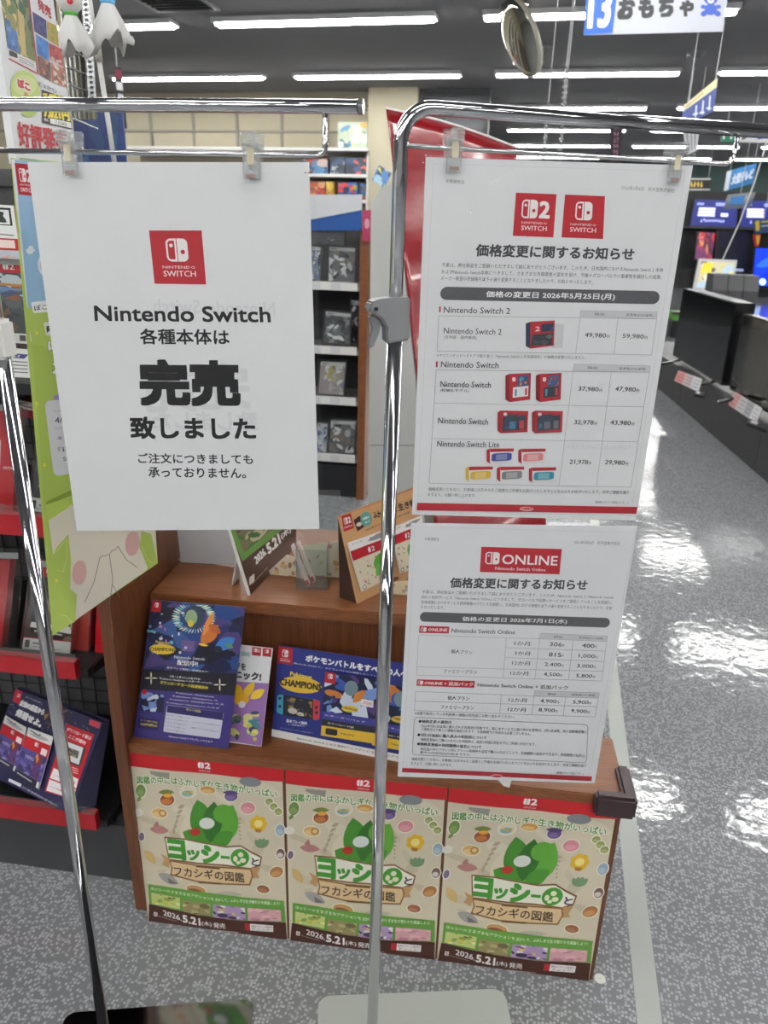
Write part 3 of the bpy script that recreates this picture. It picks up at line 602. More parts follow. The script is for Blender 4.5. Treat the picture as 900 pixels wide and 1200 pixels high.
for x, y, c in ((570, 525.2, (66, 74, 150)), (607, 525.4, (216, 128, 132)), (545.4, 546.4, (214, 178, 60)), (582, 546.4, (128, 130, 134)), (619.4, 547.3, (50, 140, 160))):
    s.cuboid(x, y, x + 32, y + 18, .3, ((224, 222, 222), (170, 40, 48) if c[2] > 110 else c), .12); s.poly([(x + 4, y + .3), (x + 32, y), (x + 31.6, y + 3.6), (x + 4, y + 4.4)], (176, 40, 48)); s.rrect([(x + 6, y + 6), (x + 29.5, y + 5), (x + 29, y + 14), (x + 5.5, y + 15.5)], .2, c); s.poly([(x + 11, y + 7.2), (x + 24, y + 6.6), (x + 23.6, y + 13), (x + 10.6, y + 14)], tuple(min(255, int(k * .6 + 90)) for k in c))
s.text('価格変更にともない、お客様には多大なるご迷惑とご不便をお掛けいたしますことを心よりお詫びいたします。何卒ご理解を賜り', y_(58, 457), y_(680, 468), 4.2, (92, 92, 98), .004, 1); s.text('ますよう、お願い申し上げます。', y_(56, 474), y_(205, 478), 4.2, (92, 92, 98), .004, 1); s.text('(価格はすべて税込です。)', y_(573, 498), y_(676, 501), 3.8, (92, 92, 98), 0, 1)
s.poly([y_(23, 500), y_(705, 513), y_(702, 534), y_(21, 523)], (172, 28, 42)); s.ell(y_(362, 519), 8, 2.4, (240, 220, 220), .02); s.ell(y_(362, 519), 7.2, 1.8, (172, 28, 42), .02); s.text('Nintendo', y_(347, 519), y_(377, 520), 1.9, (240, 220, 220), .02, 1)
for t, a, b in (('37,980', (716, 452), (700, 451)), ('Nintendo Switch Lite', (738, 524), (664, 522))): s.text(t, a, b, 6, (216, 217, 220), 0, 1)
s.build('paper', PRINT, nt_)
rippled(RP, RF.v, [(495, 181), (816, 190), (748, 612.5), (480, 605.5)], .0014, .0024, 2).build('plastic_sleeve', SLEEVE, nt_, smooth=True)
# ---- online price notice
q = [(482, 613), (747, 617), (697, 918), (466, 910)]
nt_ = thing('price_notice', 'white price change notice with a wide red logo box, lower sheet on the right stand', 'sign', onp(580, 914, RP, RF.v))
s = Sheet(RP, RF.v); s.base(q, .0008, (224, 226, 229)); z = zz(450, 600, 2.903); y_ = zz(450, 760, 2.903)
s.lines([z(105, 50), z(856, 70), (690, 911.5), (472, 903)], .5, (204, 206, 210), True)
s.text('お客様各位', z(138, 91), z(188, 93), 4, (110, 110, 114), 0, 1); s.text('2026年5月8日　任天堂株式会社', z(648, 103), z(803, 107), 4.2, (110, 110, 114), 0, 1)
q2 = [z(331, 118), z(605, 126), z(597, 212), z(326, 204)]; s.poly(q2, RED); f = bil(q2); W_ = (240, 238, 238)
def mark(s, f, u0, v0, u1, v1, bg=RED):
    Q = lambda a, b, c, d: (f(a, b), f(c, b), f(c, d), f(a, d)); m_ = (u0 + u1) / 2; g_ = (u1 - u0) * .03; e = (u1 - u0) * .09; ev = (v1 - v0) * .09
    s.rrect(Q(u0, v0, m_ - g_, v1), .5, W_, (1, 0, 0, 1), .4); s.rrect(Q(u0 + e, v0 + ev, m_ - g_ - e, v1 - ev), .4, bg, (1, 0, 0, 1), .35); s.rrect(Q(m_ + g_, v0, u1, v1), .5, W_, (0, 1, 1, 0), .4)
    s.poly([f(m_ - g_ - (m_ - u0) * .5 + e * .7 * math.cos(t), v0 + (v1 - v0) * .3 + ev * .8 * math.sin(t)) for t in [i * .785 for i in range(8)]], W_); s.poly([f(m_ + g_ + (m_ - u0) * .5 + e * .9 * math.cos(t), v0 + (v1 - v0) * .58 + ev * math.sin(t)) for t in [i * .785 for i in range(8)]], bg)
mark(s, f, .06, .2, .235, .68); s.tq('ONLINE', (f(.27, .28), f(.96, .28), f(.96, .66), f(.27, .66)), W_, .02, 3); s.tq('Nintendo Switch Online', (f(.19, .77), f(.82, .77), f(.82, .9), f(.19, .9)), W_, .01, 1)
s.text('価格変更に関するお知らせ', z(225, 240), z(692, 248), 12.6, G, .03, 3)
for t, a, b in (('平素は、弊社製品をご愛顧いただきまして誠にありがとうございます。このたび、Nintendo Switch 2 / Nintendo Switch', (130, 271), (780, 290)), ('向けの有料サービス「Nintendo Switch Online」につきまして、グローバルで同様のサービスをご提供していることを前提に、', (128, 289), (777, 308)), ('各地域間におけるサービス提供価格のバランスを調整し、日本国内における価格を以下の通り変更することになりましたので、お知', (126, 306), (775, 327)), ('らせいたします。', (126, 323), (206, 326))): s.text(t, z(*a), z(*b), 4.2, (92, 92, 98), .004, 1)
pill(s, z(122, 356), z(768, 377), 11.4); s.text('価格の変更日 2026年7月1日(水)', z(266, 364), z(623, 373), 6.6, (240, 240, 240), .02, 2)
q2 = [z(121, 387), z(222, 390), z(220, 413), z(119, 411)]; s.poly(q2, RED); f = bil(q2); mark(s, f, .05, .22, .24, .8); s.tq('ONLINE', (f(.29, .25), f(.95, .25), f(.95, .75), f(.29, .75)), W_, .03, 1)
s.text('Nintendo Switch Online', z(230, 403), z(446, 409), 5, G, .02)
header(s, [z(532, 412), z(760, 422), z(757, 440), z(529, 431)], 1)
s.lines([z(118, 418), z(529, 431), z(757, 440), y_(740, 110), y_(110, 90)], .5, LG, True)
s.line(z(416, 427), y_(405, 99), .5, LG); s.line(z(529, 431), y_(513, 103), .5, LG); s.line(z(643, 436), y_(627, 107), .5, LG); s.line(z(413, 461), z(752, 473), .5, LG); s.line(y_(412, 30), y_(749, 44), .5, LG); s.line(y_(112, 62), y_(746, 77), .5, LG)
D = (62, 62, 68)
for t, a, b in (('1か月', (603, 753.8), (621, 754.6)), ('3か月', (603, 765.2), (621, 766)), ('12か月', (600, 776.8), (621, 777.6)), ('12か月', (598, 788.5), (619, 789.4)), ('12か月', (596, 820), (617, 821)), ('12か月', (595, 831), (616, 832))): s.text(t, a, b, 4.8, D, .015, 1)
for t, a, b in (('306', (644, 754.6), (661, 755.6)), ('400', (682, 756.2), (699, 757.2)), ('815', (643, 766.7), (660, 767.6)), ('1,000', (678, 768.5), (700, 769.4)), ('2,400', (638, 778.5), (660, 779.4)), ('3,000', (676, 780.2), (698, 781.2)), ('4,500', (637, 790), (658.5, 791)), ('5,800', (675, 791.8), (697, 792.7)), ('4,900', (633, 821.2), (655, 822.3)), ('5,900', (671, 822.6), (692.6, 823.5)), ('8,900', (631, 831.8), (653, 832.8)), ('9,900', (669, 833), (690.6, 834))): price(s, t, a, b, 4.9)
for t, a, b in (('個人プラン', (228, 9), (300, 13)), ('ファミリープラン', (202, 76), (316, 80)), ('個人プラン', (216, 167), (290, 170)), ('ファミリープラン', (193, 198), (305, 202))): s.text(t, y_(*a), y_(*b), 4.8, D, .012, 1)
q2 = [y_(112, 104), y_(309, 110), y_(306, 133), y_(110, 126)]; s.poly(q2, RED); f = bil(q2); mark(s, f, .02, .2, .11, .8); s.tq('ONLINE + 追加パック', (f(.13, .2), f(.98, .2), f(.98, .8), f(.13, .8)), W_, .03, 1)
s.text('Nintendo Switch Online + 追加パック', y_(318, 122), y_(625, 133), 5.4, G, .02)
header(s, [y_(513, 143), y_(732, 150), y_(728, 168), y_(509, 161)], 1); s.lines([y_(107, 145), y_(509, 161), y_(728, 168), y_(717, 232), y_(103, 210)], .5, LG, True)
s.line(y_(105, 178), y_(722, 197), .5, LG); s.line(y_(398, 157), y_(393, 220), .5, LG); s.line(y_(509, 161), y_(502, 224), .5, LG); s.line(y_(617, 164), y_(609, 228), .5, LG)
SM = (84, 84, 90)
s.text('※店頭で販売している利用券の価格は販売店にお問い合わせください。', y_(103, 219), y_(445, 232), 3.6, SM, 0, 1)
bq = [y_(103, 233), y_(693, 258), y_(688, 388), y_(95, 360)]; f = bil(bq); R_ = .02; pts = []
for cu, cv, a0 in ((R_, R_ * 4, math.pi), (1 - R_, R_ * 4, 1.5 * math.pi), (1 - R_, 1 - R_ * 4, 0), (R_, 1 - R_ * 4, .5 * math.pi)): pts += [f(cu + R_ * math.cos(a0 + i * .39), cv + 4 * R_ * math.sin(a0 + i * .39)) for i in range(5)]
s.lines(pts, .55, (130, 131, 136), True)
for t, a, b in (('●価格変更の適用日', (117, 246), (228, 250)), ('●7月1日以前に購入済みの利用券について', (113, 292), (348, 303)), ('●価格変更前の利用期間の延長について', (112, 323), (330, 335))): s.text(t, y_(*a), y_(*b), 4.2, (48, 48, 52), .025, 1)
for t, a, b in (('2026年7月1日以降に購入される利用券が対象です。既に本サービスに加入中のお客様は、7月1日以降、次の自動継続購入', (126, 262), (690, 283)), ('の更新日より新しい価格が適用されます。お客様側での手続きは必要ございません。', (126, 273), (500, 290)), ('価格変更前にご購入いただいた利用券は、追加の料金は発生せずにご利用いただけます。', (125, 308), (515, 325)), ('現在加入中のプランと同じプランの利用券を追加で購入いただくことで、利用期間の延長ができます。利用期間の延長は、', (123, 340), (686, 364)), ('最大1095日分(36か月)までです。', (122, 352), (295, 362)), ('価格変更にともない、お客様には多大なるご迷惑とご不便をお掛けいたしますことを心よりお詫びいたします。何卒ご理解を賜り', (93, 374), (687, 398)), ('ますよう、お願い申し上げます。', (91, 389), (232, 395)), ('(価格はすべて税込です。)', (585, 422), (678, 426))): s.text(t, y_(*a), y_(*b), 3.7, SM, .004, 1)
s.poly([y_(62, 405), y_(707, 434), y_(705, 450), y_(60, 419)], (166, 28, 42)); s.ell(y_(383, 433), 6.5, 1.9, (240, 220, 220), .04); s.ell(y_(383, 433), 5.8, 1.4, (166, 28, 42), .04)
s.build('paper', PRINT, nt_)
rippled(RP, RF.v, [(479, 609.5), (750, 613), (699, 921), (463, 912.5)], .0014, .0024, 4).build('plastic_sleeve', SLEEVE, nt_, smooth=True)
MB().prism([onp(x, y, RP + RF.v * .001, RF.v) for x, y in ((578, 908), (601, 909), (597, 923), (590, 921))], RF.v * .0004).build('sleeve_tab', WHITEPLASTIC, nt_)

# ================================================================ ON THE KIOSK
def lean(a, b, z, tilt):
    """plane standing on the line through pixels a, b at height z, leaning away by tilt degrees"""
    A, B = onz(*a, z), onz(*b, z); d = (B - A).normalized(); h = V((-d.y, d.x, 0)); t = math.radians(tilt)
    up = V((0, 0, 1)) * math.cos(t) + h * math.sin(t); n = d.cross(up)
    return A, (n if n.dot(CAM - A) > 0 else -n), d, h, up
def leafsheet(name, label, cat, q, z, tilt, thick, up, draw, m=None, col=PW, group=None, lift=0.):
    """a leaning printed sheet standing on its lower edge"""
    A, n, d, h, u_ = lean(q[3], q[2], z, tilt); t = thing(name, label, cat, A, group)
    s = Sheet(A + n * lift, n, up); s.base(q, thick, col); draw(s); s.build('sheet', m or GLOSS, t); return t, A, n, d, h, u_
zf = zz(140, 690, 4.5)
def Z(z, *a): return [z(a[i], a[i + 1]) for i in range(0, len(a), 2)]
NAVY = (38, 44, 98); PURP = (62, 52, 122); WHT = (240, 240, 240); YEL = (240, 216, 60)
ARTP = [(30, 34, 70), (60, 90, 170), (120, 150, 210), (40, 40, 60), (210, 220, 235), (90, 60, 130), (50, 120, 180), (200, 120, 60)]
def flyer1(s):
    z = zf
    s.splash(Z(z, 172, 62, 663, 100, 622, 445, 128, 425), ARTP[:1] + [(44, 52, 100), (60, 90, 150), (30, 30, 46), (78, 66, 120), (40, 70, 130)], 46, 11, .2)
    for i in range(40):
        a = i * 2 * math.pi / 40; c = (392, 150)
        s.leaf(z(c[0] + 70 * math.cos(a), c[1] + 62 * math.sin(a)), z(c[0] + 118 * math.cos(a + .1), max(84, c[1] + 86 * math.sin(a + .1))), .1, (220, 226, 200) if i % 3 else (110, 190, 190))
    s.ell(z(392, 150), 12.5, 13, (52, 70, 90)); s.ell(z(380, 150), 7, 9, (150, 170, 130)); s.ell(z(376, 182), 3.4, 4.4, (214, 196, 70))
    s.leaf(z(430, 290), z(520, 190), .28, (196, 112, 50)); s.leaf(z(440, 250), z(500, 120), .12, (220, 140, 70)); s.leaf(z(470, 190), z(535, 235), .25, (186, 96, 48)); s.leaf(z(415, 290), z(470, 300), .12, (236, 200, 80))
    s.leaf(z(500, 320), z(610, 260), .25, (60, 120, 190)); s.ell(z(520, 318), 5, 4, (40, 46, 60)); s.leaf(z(560, 290), z(600, 310), .3, (90, 150, 110))
    R = random.Random(5)
    for i in range(36): s.ell(z(150 + R.random() * 200, 120 + R.random() * 220), R.uniform(.8, 2.6), R.uniform(.8, 2.2), R.choice([(190, 130, 190), (90, 150, 200), (214, 214, 230), (90, 70, 130), (120, 190, 190)]))
    s.splash(Z(z, 330, 270, 400, 275, 395, 330, 325, 325), [(110, 90, 140), (150, 130, 180), (96, 80, 130), (200, 190, 220)], 6, 8)
    s.ell(z(228, 318), 15.5, 6, (236, 200, 62), .05); s.text('CHAMPIONS', z(162, 316), z(296, 322), 4.6, (40, 34, 30), .04); s.text('Pokémon', z(192, 278), z(264, 286), 3, (240, 214, 90), .03)
    s.logo(Z(z, 176, 62, 224, 66, 216, 122, 168, 118), False, False)
    s.text('配信中!', z(306, 386), z(414, 396), 7, WHT, .035); s.text('Nintendo Switch', z(290, 358), z(450, 370), 3.4, WHT, .01, 1); s.text('基本プレイ無料(一部課金あり)', z(250, 414), z(470, 438), 2.6, WHT, .01, 1)
    s.poly(Z(z, 128, 425, 622, 446, 608, 562, 112, 528), (34, 32, 44))
    for c in ((168, 470), (530, 505)):
        for a in range(4): s.leaf(z(*c), z(c[0] + 34 * math.cos(a * 1.571), c[1] + 34 * math.sin(a * 1.571)), .1, (240, 236, 200))
    s.text('スタートダッシュにおすすめ!', z(265, 460), z(430, 476), 3, WHT, .02, 1); s.text('「Pokémon Champions + スターターパック」', z(212, 472), z(490, 498), 3, WHT, .02, 1); s.text('ダウンロードカード好評発売中', z(215, 492), z(468, 522), 4.2, YEL, .04, 2)
    s.poly(Z(z, 112, 528, 608, 562, 576, 842, 76, 778), PURP); s.splash(Z(z, 118, 540, 238, 556, 232, 652, 108, 640), ARTP, 18, 4, .3); s.ell(z(133, 542), 3, 3, (200, 40, 44))
    for i, w_ in enumerate((500, 520, 552, 528)): s.text('Pokémon Champions のスターターパックでは'[:18 + i], z(300 - 16 * i, 548 + 17 * i), z(w_, 570 + 20 * i), 2.2, WHT, .01, 1)
    s.rrect(Z(z, 252, 610, 552, 650, 530, 790, 232, 752), .04, (200, 200, 216)); s.poly(Z(z, 254, 612, 550, 650, 545, 692, 250, 650), (48, 42, 100)); s.text('セット内容', z(352, 634), z(430, 646), 3, YEL, .03, 1)
    for i in range(5): s.text('スターターパック限定アイテム', z(248, 664 + 19 * i), z(372 - 8 * i, 680 + 19 * i), 1.8, (60, 60, 80), .01, 1)
    s.text('メンバーシップ30日分など', z(384, 700), z(530, 720), 1.8, (60, 60, 80), .01, 1); s.text('各種アイテムを受け取れます', z(380, 730), z(520, 752), 1.8, (60, 60, 80), .01, 1)
    s.rrect(Z(z, 102, 672, 214, 690, 206, 748, 94, 730), .1, (44, 40, 96)); s.text('メーカー希望小売価格', z(112, 690), z(202, 704), 1.8, YEL, .01, 1); s.text('980円(税込)', z(112, 712), z(200, 722), 3.6, YEL, .04, 1)
    s.text('Nintendo Switch 2 でもプレイできます', z(262, 776), z(492, 806), 2.6, WHT, .01, 1)
t, A, n, d, h, u_ = leafsheet('leaflet', 'stacked dark blue leaflets with a starburst picture leaning at the kiosk left end', 'leaflet', Z(zf, 172, 60, 663, 98, 565, 846, 74, 780), KS, 14, .004, (.07, -1), flyer1, col=(60, 60, 100))
b_ = MB(); b_.prism([onp(x, y, A - n * .006, n) for x, y in Z(zf, 172, 58, 667, 96, 575, 850, 74, 785)], -n * .002); b_.build('acrylic_back', ACRYL, t)
def flyer2(s):
    z = zf
    s.poly(Z(z, 650, 298, 808, 315, 806, 355, 645, 340), (236, 228, 232)); s.logo(Z(z, 700, 306, 748, 312, 745, 355, 698, 350), True, False); s.logo(Z(z, 756, 312, 802, 317, 799, 360, 754, 355), False, False); s.poly(Z(z, 642, 330, 690, 336, 688, 358, 640, 352), (170, 200, 196))
    s.text('ジを', z(606, 405), z(668, 412), 8, (52, 56, 60), .03); s.text('ニック!', z(606, 450), z(748, 466), 10, (52, 56, 60), .05)
    s.poly(Z(z, 560, 486, 786, 498, 748, 830, 560, 800), (150, 110, 172)); R = random.Random(2)
    s.leaf(z(640, 580), z(600, 495), .3, (232, 190, 40)); s.leaf(z(650, 580), z(712, 490), .2, (232, 190, 40)); s.ell(z(642, 580), 9, 8, (232, 176, 40)); s.leaf(z(690, 580), z(765, 530), .25, (240, 206, 50)); s.ell(z(646, 610), 4, 4, (222, 222, 226))
    for i in range(22): s.ell(z(R.uniform(590, 720), R.uniform(650, 800)), R.uniform(2, 6), R.uniform(2, 5), R.choice([(80, 110, 90), (200, 196, 90), (60, 70, 90), (90, 150, 150), (214, 210, 130)]))
    s.leaf(z(680, 690), z(750, 740), .16, (70, 130, 140)); s.leaf(z(690, 700), z(745, 690), .12, (70, 130, 140))
leafsheet('leaflet', 'white and purple leaflet half hidden behind the dark blue leaflets', 'leaflet', Z(zf, 640, 296, 808, 315, 748, 832, 556, 806), KS, 17, .002, (.06, -1), flyer2)
zb = zz(300, 740, 4.5)
def blue(s):
    z = zb; BL = (40, 50, 128)
    s.poly(Z(z, 118, 75, 900, 186, 905, 720, 83, 552), BL); s.logo(Z(z, 118, 78, 194, 90, 190, 178, 112, 166), False, True)
    s.text('ポケモンバトルをすべての人へ', z(262, 140), z(800, 226), 8.4, WHT, .045, 2); s.text('Nintendo Switch に、ポケモンバトルに特化したソフトが登場', z(200, 166), z(690, 244), 2.2, WHT, .01, 1)
    s.ell(z(236, 282), 25, 9.5, (228, 186, 60), .12); s.text('CHAMPIONS', z(126, 264), z(346, 296), 8, (38, 34, 34), .05); s.text('Pokémon', z(180, 222), z(294, 242), 5.6, (240, 210, 80), .05)
    s.rrect(Z(z, 112, 330, 338, 362, 332, 468, 108, 432), .12, (70, 160, 190)); s.poly(Z(z, 144, 334, 302, 358, 300, 466, 142, 440), (30, 32, 40)); s.rrect(Z(z, 302, 358, 338, 364, 334, 470, 300, 464), .5, (206, 62, 70), (0, 1, 1, 0), .3)
    s.splash(Z(z, 152, 344, 296, 366, 294, 456, 150, 432), [(36, 40, 50), (120, 110, 80), (60, 64, 80), (200, 196, 180), (150, 120, 50)], 14, 3, .2)
    for c in ((126, 352), (126, 395), (318, 400), (320, 428)): s.ell(z(*c), 1.8, 1.8, (40, 44, 60))
    s.text('基本プレイ無料', z(160, 470), z(270, 486), 4.2, WHT, .035, 1); s.text('(一部課金あり)', z(172, 490), z(258, 500), 2.2, WHT, .01, 1); s.text('※ダウンロードにはインターネット環境が必要です', z(128, 508), z(298, 536), 1.6, (190, 196, 220), 0, 1)
    s.poly(Z(z, 83, 514, 905, 678, 905, 722, 82, 552), (232, 232, 230)); s.text('Nintendo Switch 2 なら無料アップデートで、最高のグラフィックに', z(216, 562), z(860, 684), 3, (40, 44, 70), .015, 1)
t, A, n, d, h, u_ = leafsheet('card_display', 'dark blue cardboard download card display on the low shelf', 'card display', Z(zb, 118, 74, 900, 185, 900, 718, 83, 552), KS, 14, .003, (.07, -1), blue, col=(44, 50, 110))
L_ = (onz(*zb(900, 718), KS) - A).length; H_ = .145
MB().prism([A + u_ * .004 - n * .004, A + u_ * H_ - n * .004, A + h * .085 + V((0, 0, .001))], d * (L_ - .01)).build('back_support', mat('dark blue card', (40, 46, 104), .5), t)
def gcard(z, q, sd, label, A, n, lift):
    t = thing('game_card', label, 'download card', A, 'download cards in the blue display'); s = Sheet(A + n * lift, n, (.07, -1)); f = bil(q); s.base(q, .0012, (40, 60, 140))
    Q = lambda a, b, c, d: [f(a, b), f(c, b), f(c, d), f(a, d)]
    s.splash(Q(0, 0, 1, .62), ARTP, 30, sd, .22); s.ell(f(.5, .2), 8, 9, (120, 140, 150)); s.leaf(f(.55, .42), f(.75, .2), .25, (206, 130, 60)); s.logo(Q(0, 0, .2, .17), False, False)
    s.rrect(Q(.7, .34, .93, .45), .1, (238, 232, 232)); scrawl(s, f, .73, .37, .9, .42, (200, 60, 60), 5, 6, .5); s.ell(f(.5, .52), 10, 4, (230, 196, 70), .1); s.text('CHAMPIONS', f(.36, .51), f(.64, .53), 3, (40, 34, 30), .03, 1)
    s.poly(Q(0, .62, 1, .76), (64, 66, 150)); s.text('スターターパック', f(.04, .67), f(.8, .69), 2, WHT, 0, 1); s.poly(Q(0, .74, 1, .84), (40, 40, 50)); s.text('ダウンロード版', f(.1, .79), f(.6, .8), 2.2, WHT, .02, 1)
    s.poly(Q(0, .84, 1, 1), (226, 186, 60)); s.text('980円', f(.36, .92), f(.6, .93), 2.4, (60, 44, 30), .02, 1); s.rrect(Q(.08, .87, .3, .97), .2, (50, 44, 40)); s.build('card', GLOSS, t)
gcard(zb, Z(zb, 366, 212, 648, 252, 626, 592, 342, 548), 21, 'blue download card at the front of the blue display, left of the chrome pole', A, n, .006)
gcard(zb, Z(zb, 634, 270, 900, 310, 885, 650, 612, 600), 22, 'blue download card in the blue display, right of the chrome pole', A, n, .004)
# ---- on the top shelf
KTz = KT
zt = zz(200, 570, 3.)
def easel(s):
    z = zt
    s.poly([(268, 618), (272, 616), (347, 560), (347, 641), (297, 697), (293, 697)], (70, 42, 34)); s.poly([(268, 618), (347, 560), (347, 608), (284, 658)], (104, 150, 70)); s.splash([(276, 622), (330, 580), (330, 612), (286, 648)], [(120, 110, 80), (160, 150, 110), (80, 70, 60), (190, 180, 150), (70, 110, 60)], 16, 6); s.line((268.5, 618), (293.5, 698), 1.6, (236, 236, 234))
    s.text('2026.', z(296, 262), z(334, 225), 9, WHT, .04); s.text('5.21', z(338, 222), z(384, 182), 12, WHT, .05); s.text('(木) 発売', z(388, 178), z(470, 110), 8, WHT, .03)
    s.line(z(285, 345), z(340, 285), .6, (190, 170, 160)); s.rrect([(292, 677), (298, 672), (298, 681), (292, 686)], .1, (214, 210, 206))
q = [(268.5, 618), (347, 560), (347, 641), (293, 698)]
A, n, d, h, u_ = lean((293, 698), (347, 641), KTz, 16)
t = thing('display_board', 'green and brown date board leaning at an angle on the top shelf', 'sign board', A)
s = Sheet(A, n, (-.26, -1)); s.base(q, .005, (232, 232, 230)); easel(s); s.build('board', GLOSS, t)
MB().prism([A + d * .03 + u_ * .1 - n * .006, A + d * .03 + u_ * .1 - n * .006 + d * .03, A + d * .06 + h * .05 + V((0, 0, .001)), A + d * .03 + h * .05 + V((0, 0, .001))], -n * .002).build('strut', mat('white card', (222, 222, 220), .6), t)
# blank back of a board behind it
p_ = onz(240, 661, KTz); s = Sheet(p_, -KF.v); t = thing('display_board', 'blank grey back of a board standing at the rear of the top shelf', 'sign board', p_); s.base([(205, 596), (272, 598), (276, 662), (212, 659)], .004, (186, 188, 192)); s.build('board', PRINT, t)
b_ = MB(); b_.box(Fr(p_ - KF.u * .04, KF.u, KF.v, KF.n), (-.02, .0042, .0005), (.06, .03, .004)); b_.build('foot', mat('grey card', (150, 152, 156), .6), t)
# clear holder with leaflets
o1 = onz(347, 691, KTz); u1 = (onz(384, 692, KTz) - o1); wl = u1.length; HF = Fr(o1, u1, V((-u1.y, u1.x, 0)), (0, 0, 1))
t = thing('leaflet_holder', 'clear acrylic leaflet holder beside the wood-patterned card display', 'leaflet holder', o1)
MB().box(HF, (0, 0, .0), (wl, .0025, .085)).build('front_pane', ACRYL, t); MB().box(HF, (0, .05, .0), (wl + .02, .0525, .19)).build('back_pane', ACRYL, t); MB().box(HF, (0, .0026, 0), (.0025, .049, .085)).build('side_pane', ACRYL, t); MB().box(HF, (wl - .0025, .0026, 0), (wl, .049, .085)).build('side_pane', ACRYL, t); MB().box(HF, (.003, .003, 0), (wl - .003, .049, .0025)).build('bottom_pane', ACRYL, t)
for k in range(2):
    F_ = HF; x0 = .012 + .009 * k; m = MB(); pts = [F_(x0 - .022, .01 + .016 * k, .086), F_(x0 - .017, .01 + .016 * k, .09), F_(x0 + .014, .01 + .016 * k, .006), F_(x0 + .008, .01 + .016 * k, .003)]
    m.prism(pts, F_.v * .012, (226, 208, 204)); m.prism([F_(x0 + .003, .0096 + .016 * k, .012 + .002), F_(x0 + .009, .0096 + .016 * k, .018), F_(x0 + .0135, .0096 + .016 * k, .0075), F_(x0 + .008, .0096 + .016 * k, .004)], F_.v * .0128, (170, 40, 50))
    o = m.build('leaflet', GLOSS); tag(o, ('pale folded leaflet with a red foot slanting in the clear holder, nearer one', 'pale folded leaflet with a red foot slanting in the clear holder, rear one')[k], 'leaflet', 'leaflets in the clear holder')
def blobs(s, f, pal, n, sd, r=.09):
    R = random.Random(sd)
    for _ in range(n):
        u, v = R.uniform(.08, .92), R.uniform(.08, .92); s.ell(f(u, v), R.uniform(.4, 1) * r * 40, R.uniform(.4, 1) * r * 30, R.choice(pal), R.random() * 3)
CP = [(196, 150, 110), (200, 130, 140), (140, 160, 110), (220, 190, 120), (150, 120, 100), (170, 180, 190)]
for k, (q, lab) in enumerate((([(312, 672), (336, 650), (352, 655), (345, 692)], 'cream patterned leaflet on the top shelf behind the date board'), ([(352, 640), (400, 634), (400, 694), (360, 692)], 'cream patterned leaflet standing behind the clear holder'))):
    p_ = onz(375, 678 - 3 * k, KTz); s = Sheet(p_, -KF.v); o_ = [(max(0, a), b) for a, b in q]; s.base(o_, .001, (226, 218, 196)); blobs(s, bil(o_), CP, 14, k, .1); o = s.build('leaflet', GLOSS); tag(o, lab, 'leaflet', 'cream leaflets on the top shelf')
# wood-patterned card display
zc_ = zz(380, 560, 7.5)
A, B = onz(*zc_(290, 1105), KTz), onz(*zc_(740, 882), KTz); C = onz(*zc_(135, 1052), KTz); d = (B - A).normalized(); hb = C - A
ptop = atY(*zc_(120, 340), C.y)
n = d.cross(ptop - A).normalized(); n = n if n.dot(CAM - A) > 0 else -n
t = thing('card_display', 'wood-patterned cardboard download card display on the top shelf', 'card display', A)
s = Sheet(A, n, (-.2, -1)); TAN = (206, 160, 112)
q = Z(zc_, 120, 340, 860, 55, 830, 838, 290, 1105); s.base(q, .002, TAN); f = bil(q); R = random.Random(1)
for i in range(30): v0 = R.random(); s.line(f(R.random() * .4, v0), f(.5 + R.random() * .5, v0 + .01), R.uniform(.3, .9), R.choice([(190, 144, 98), (214, 172, 126), (182, 134, 88)]))
s.line(f(0, .005), f(1, .005), 1.2, (196, 120, 70))
s.logo(Z(zc_, 150, 340, 232, 312, 262, 440, 172, 474), True, False); s.tq('SWITCH', Z(zc_, 172, 432, 245, 408, 248, 424, 175, 448), WHT, .02, 1)
s.poly(Z(zc_, 256, 372, 312, 332, 352, 430, 292, 470), (70, 42, 34)); s.ell(zc_(305, 408), 3.4, 2.4, (224, 214, 200), -.4); s.ell(zc_(368, 362), 7, 8.6, (96, 160, 150)); s.text('図鑑も', zc_(338, 362), zc_(398, 340), 3, WHT, .02, 1); s.text('学べる', zc_(360, 395), zc_(402, 378), 3, WHT, .02, 1)
for t_, a, b, hh in (('ふか', (428, 330), (498, 316), 7.5), ('しぎ', (510, 318), (590, 292), 7.5), ('な', (606, 290), (640, 278), 6), ('生き物', (648, 262), (800, 214), 9)): s.text(t_, zc_(*a), zc_(*b), hh, (40, 36, 36), .035)
s.text('個性豊かなふかしぎな生き物が登場', zc_(360, 462), zc_(750, 300), 2.2, (70, 60, 50), .01, 1); s.ell(zc_(620, 890), 5, 2.2, (110, 70, 50), -.4)
s.build('front', GLOSS, t)
bt = C + (A - C) * .0; DK = mat('dark brown card', (60, 40, 30), .6)
m = MB(); e_ = .0022
m.prism([A - n * e_, C, C + (ptop - C) * .985], d * .0015); m.build('side', DK, t)
m = MB(); m.prism([A - n * e_ + d * ((B - A).length * 1.15), C + d * ((B - A).length * 1.15), C + (ptop - C) * .985 + d * ((B - A).length * 1.15)], d * .0015); m.build('side', DK, t)
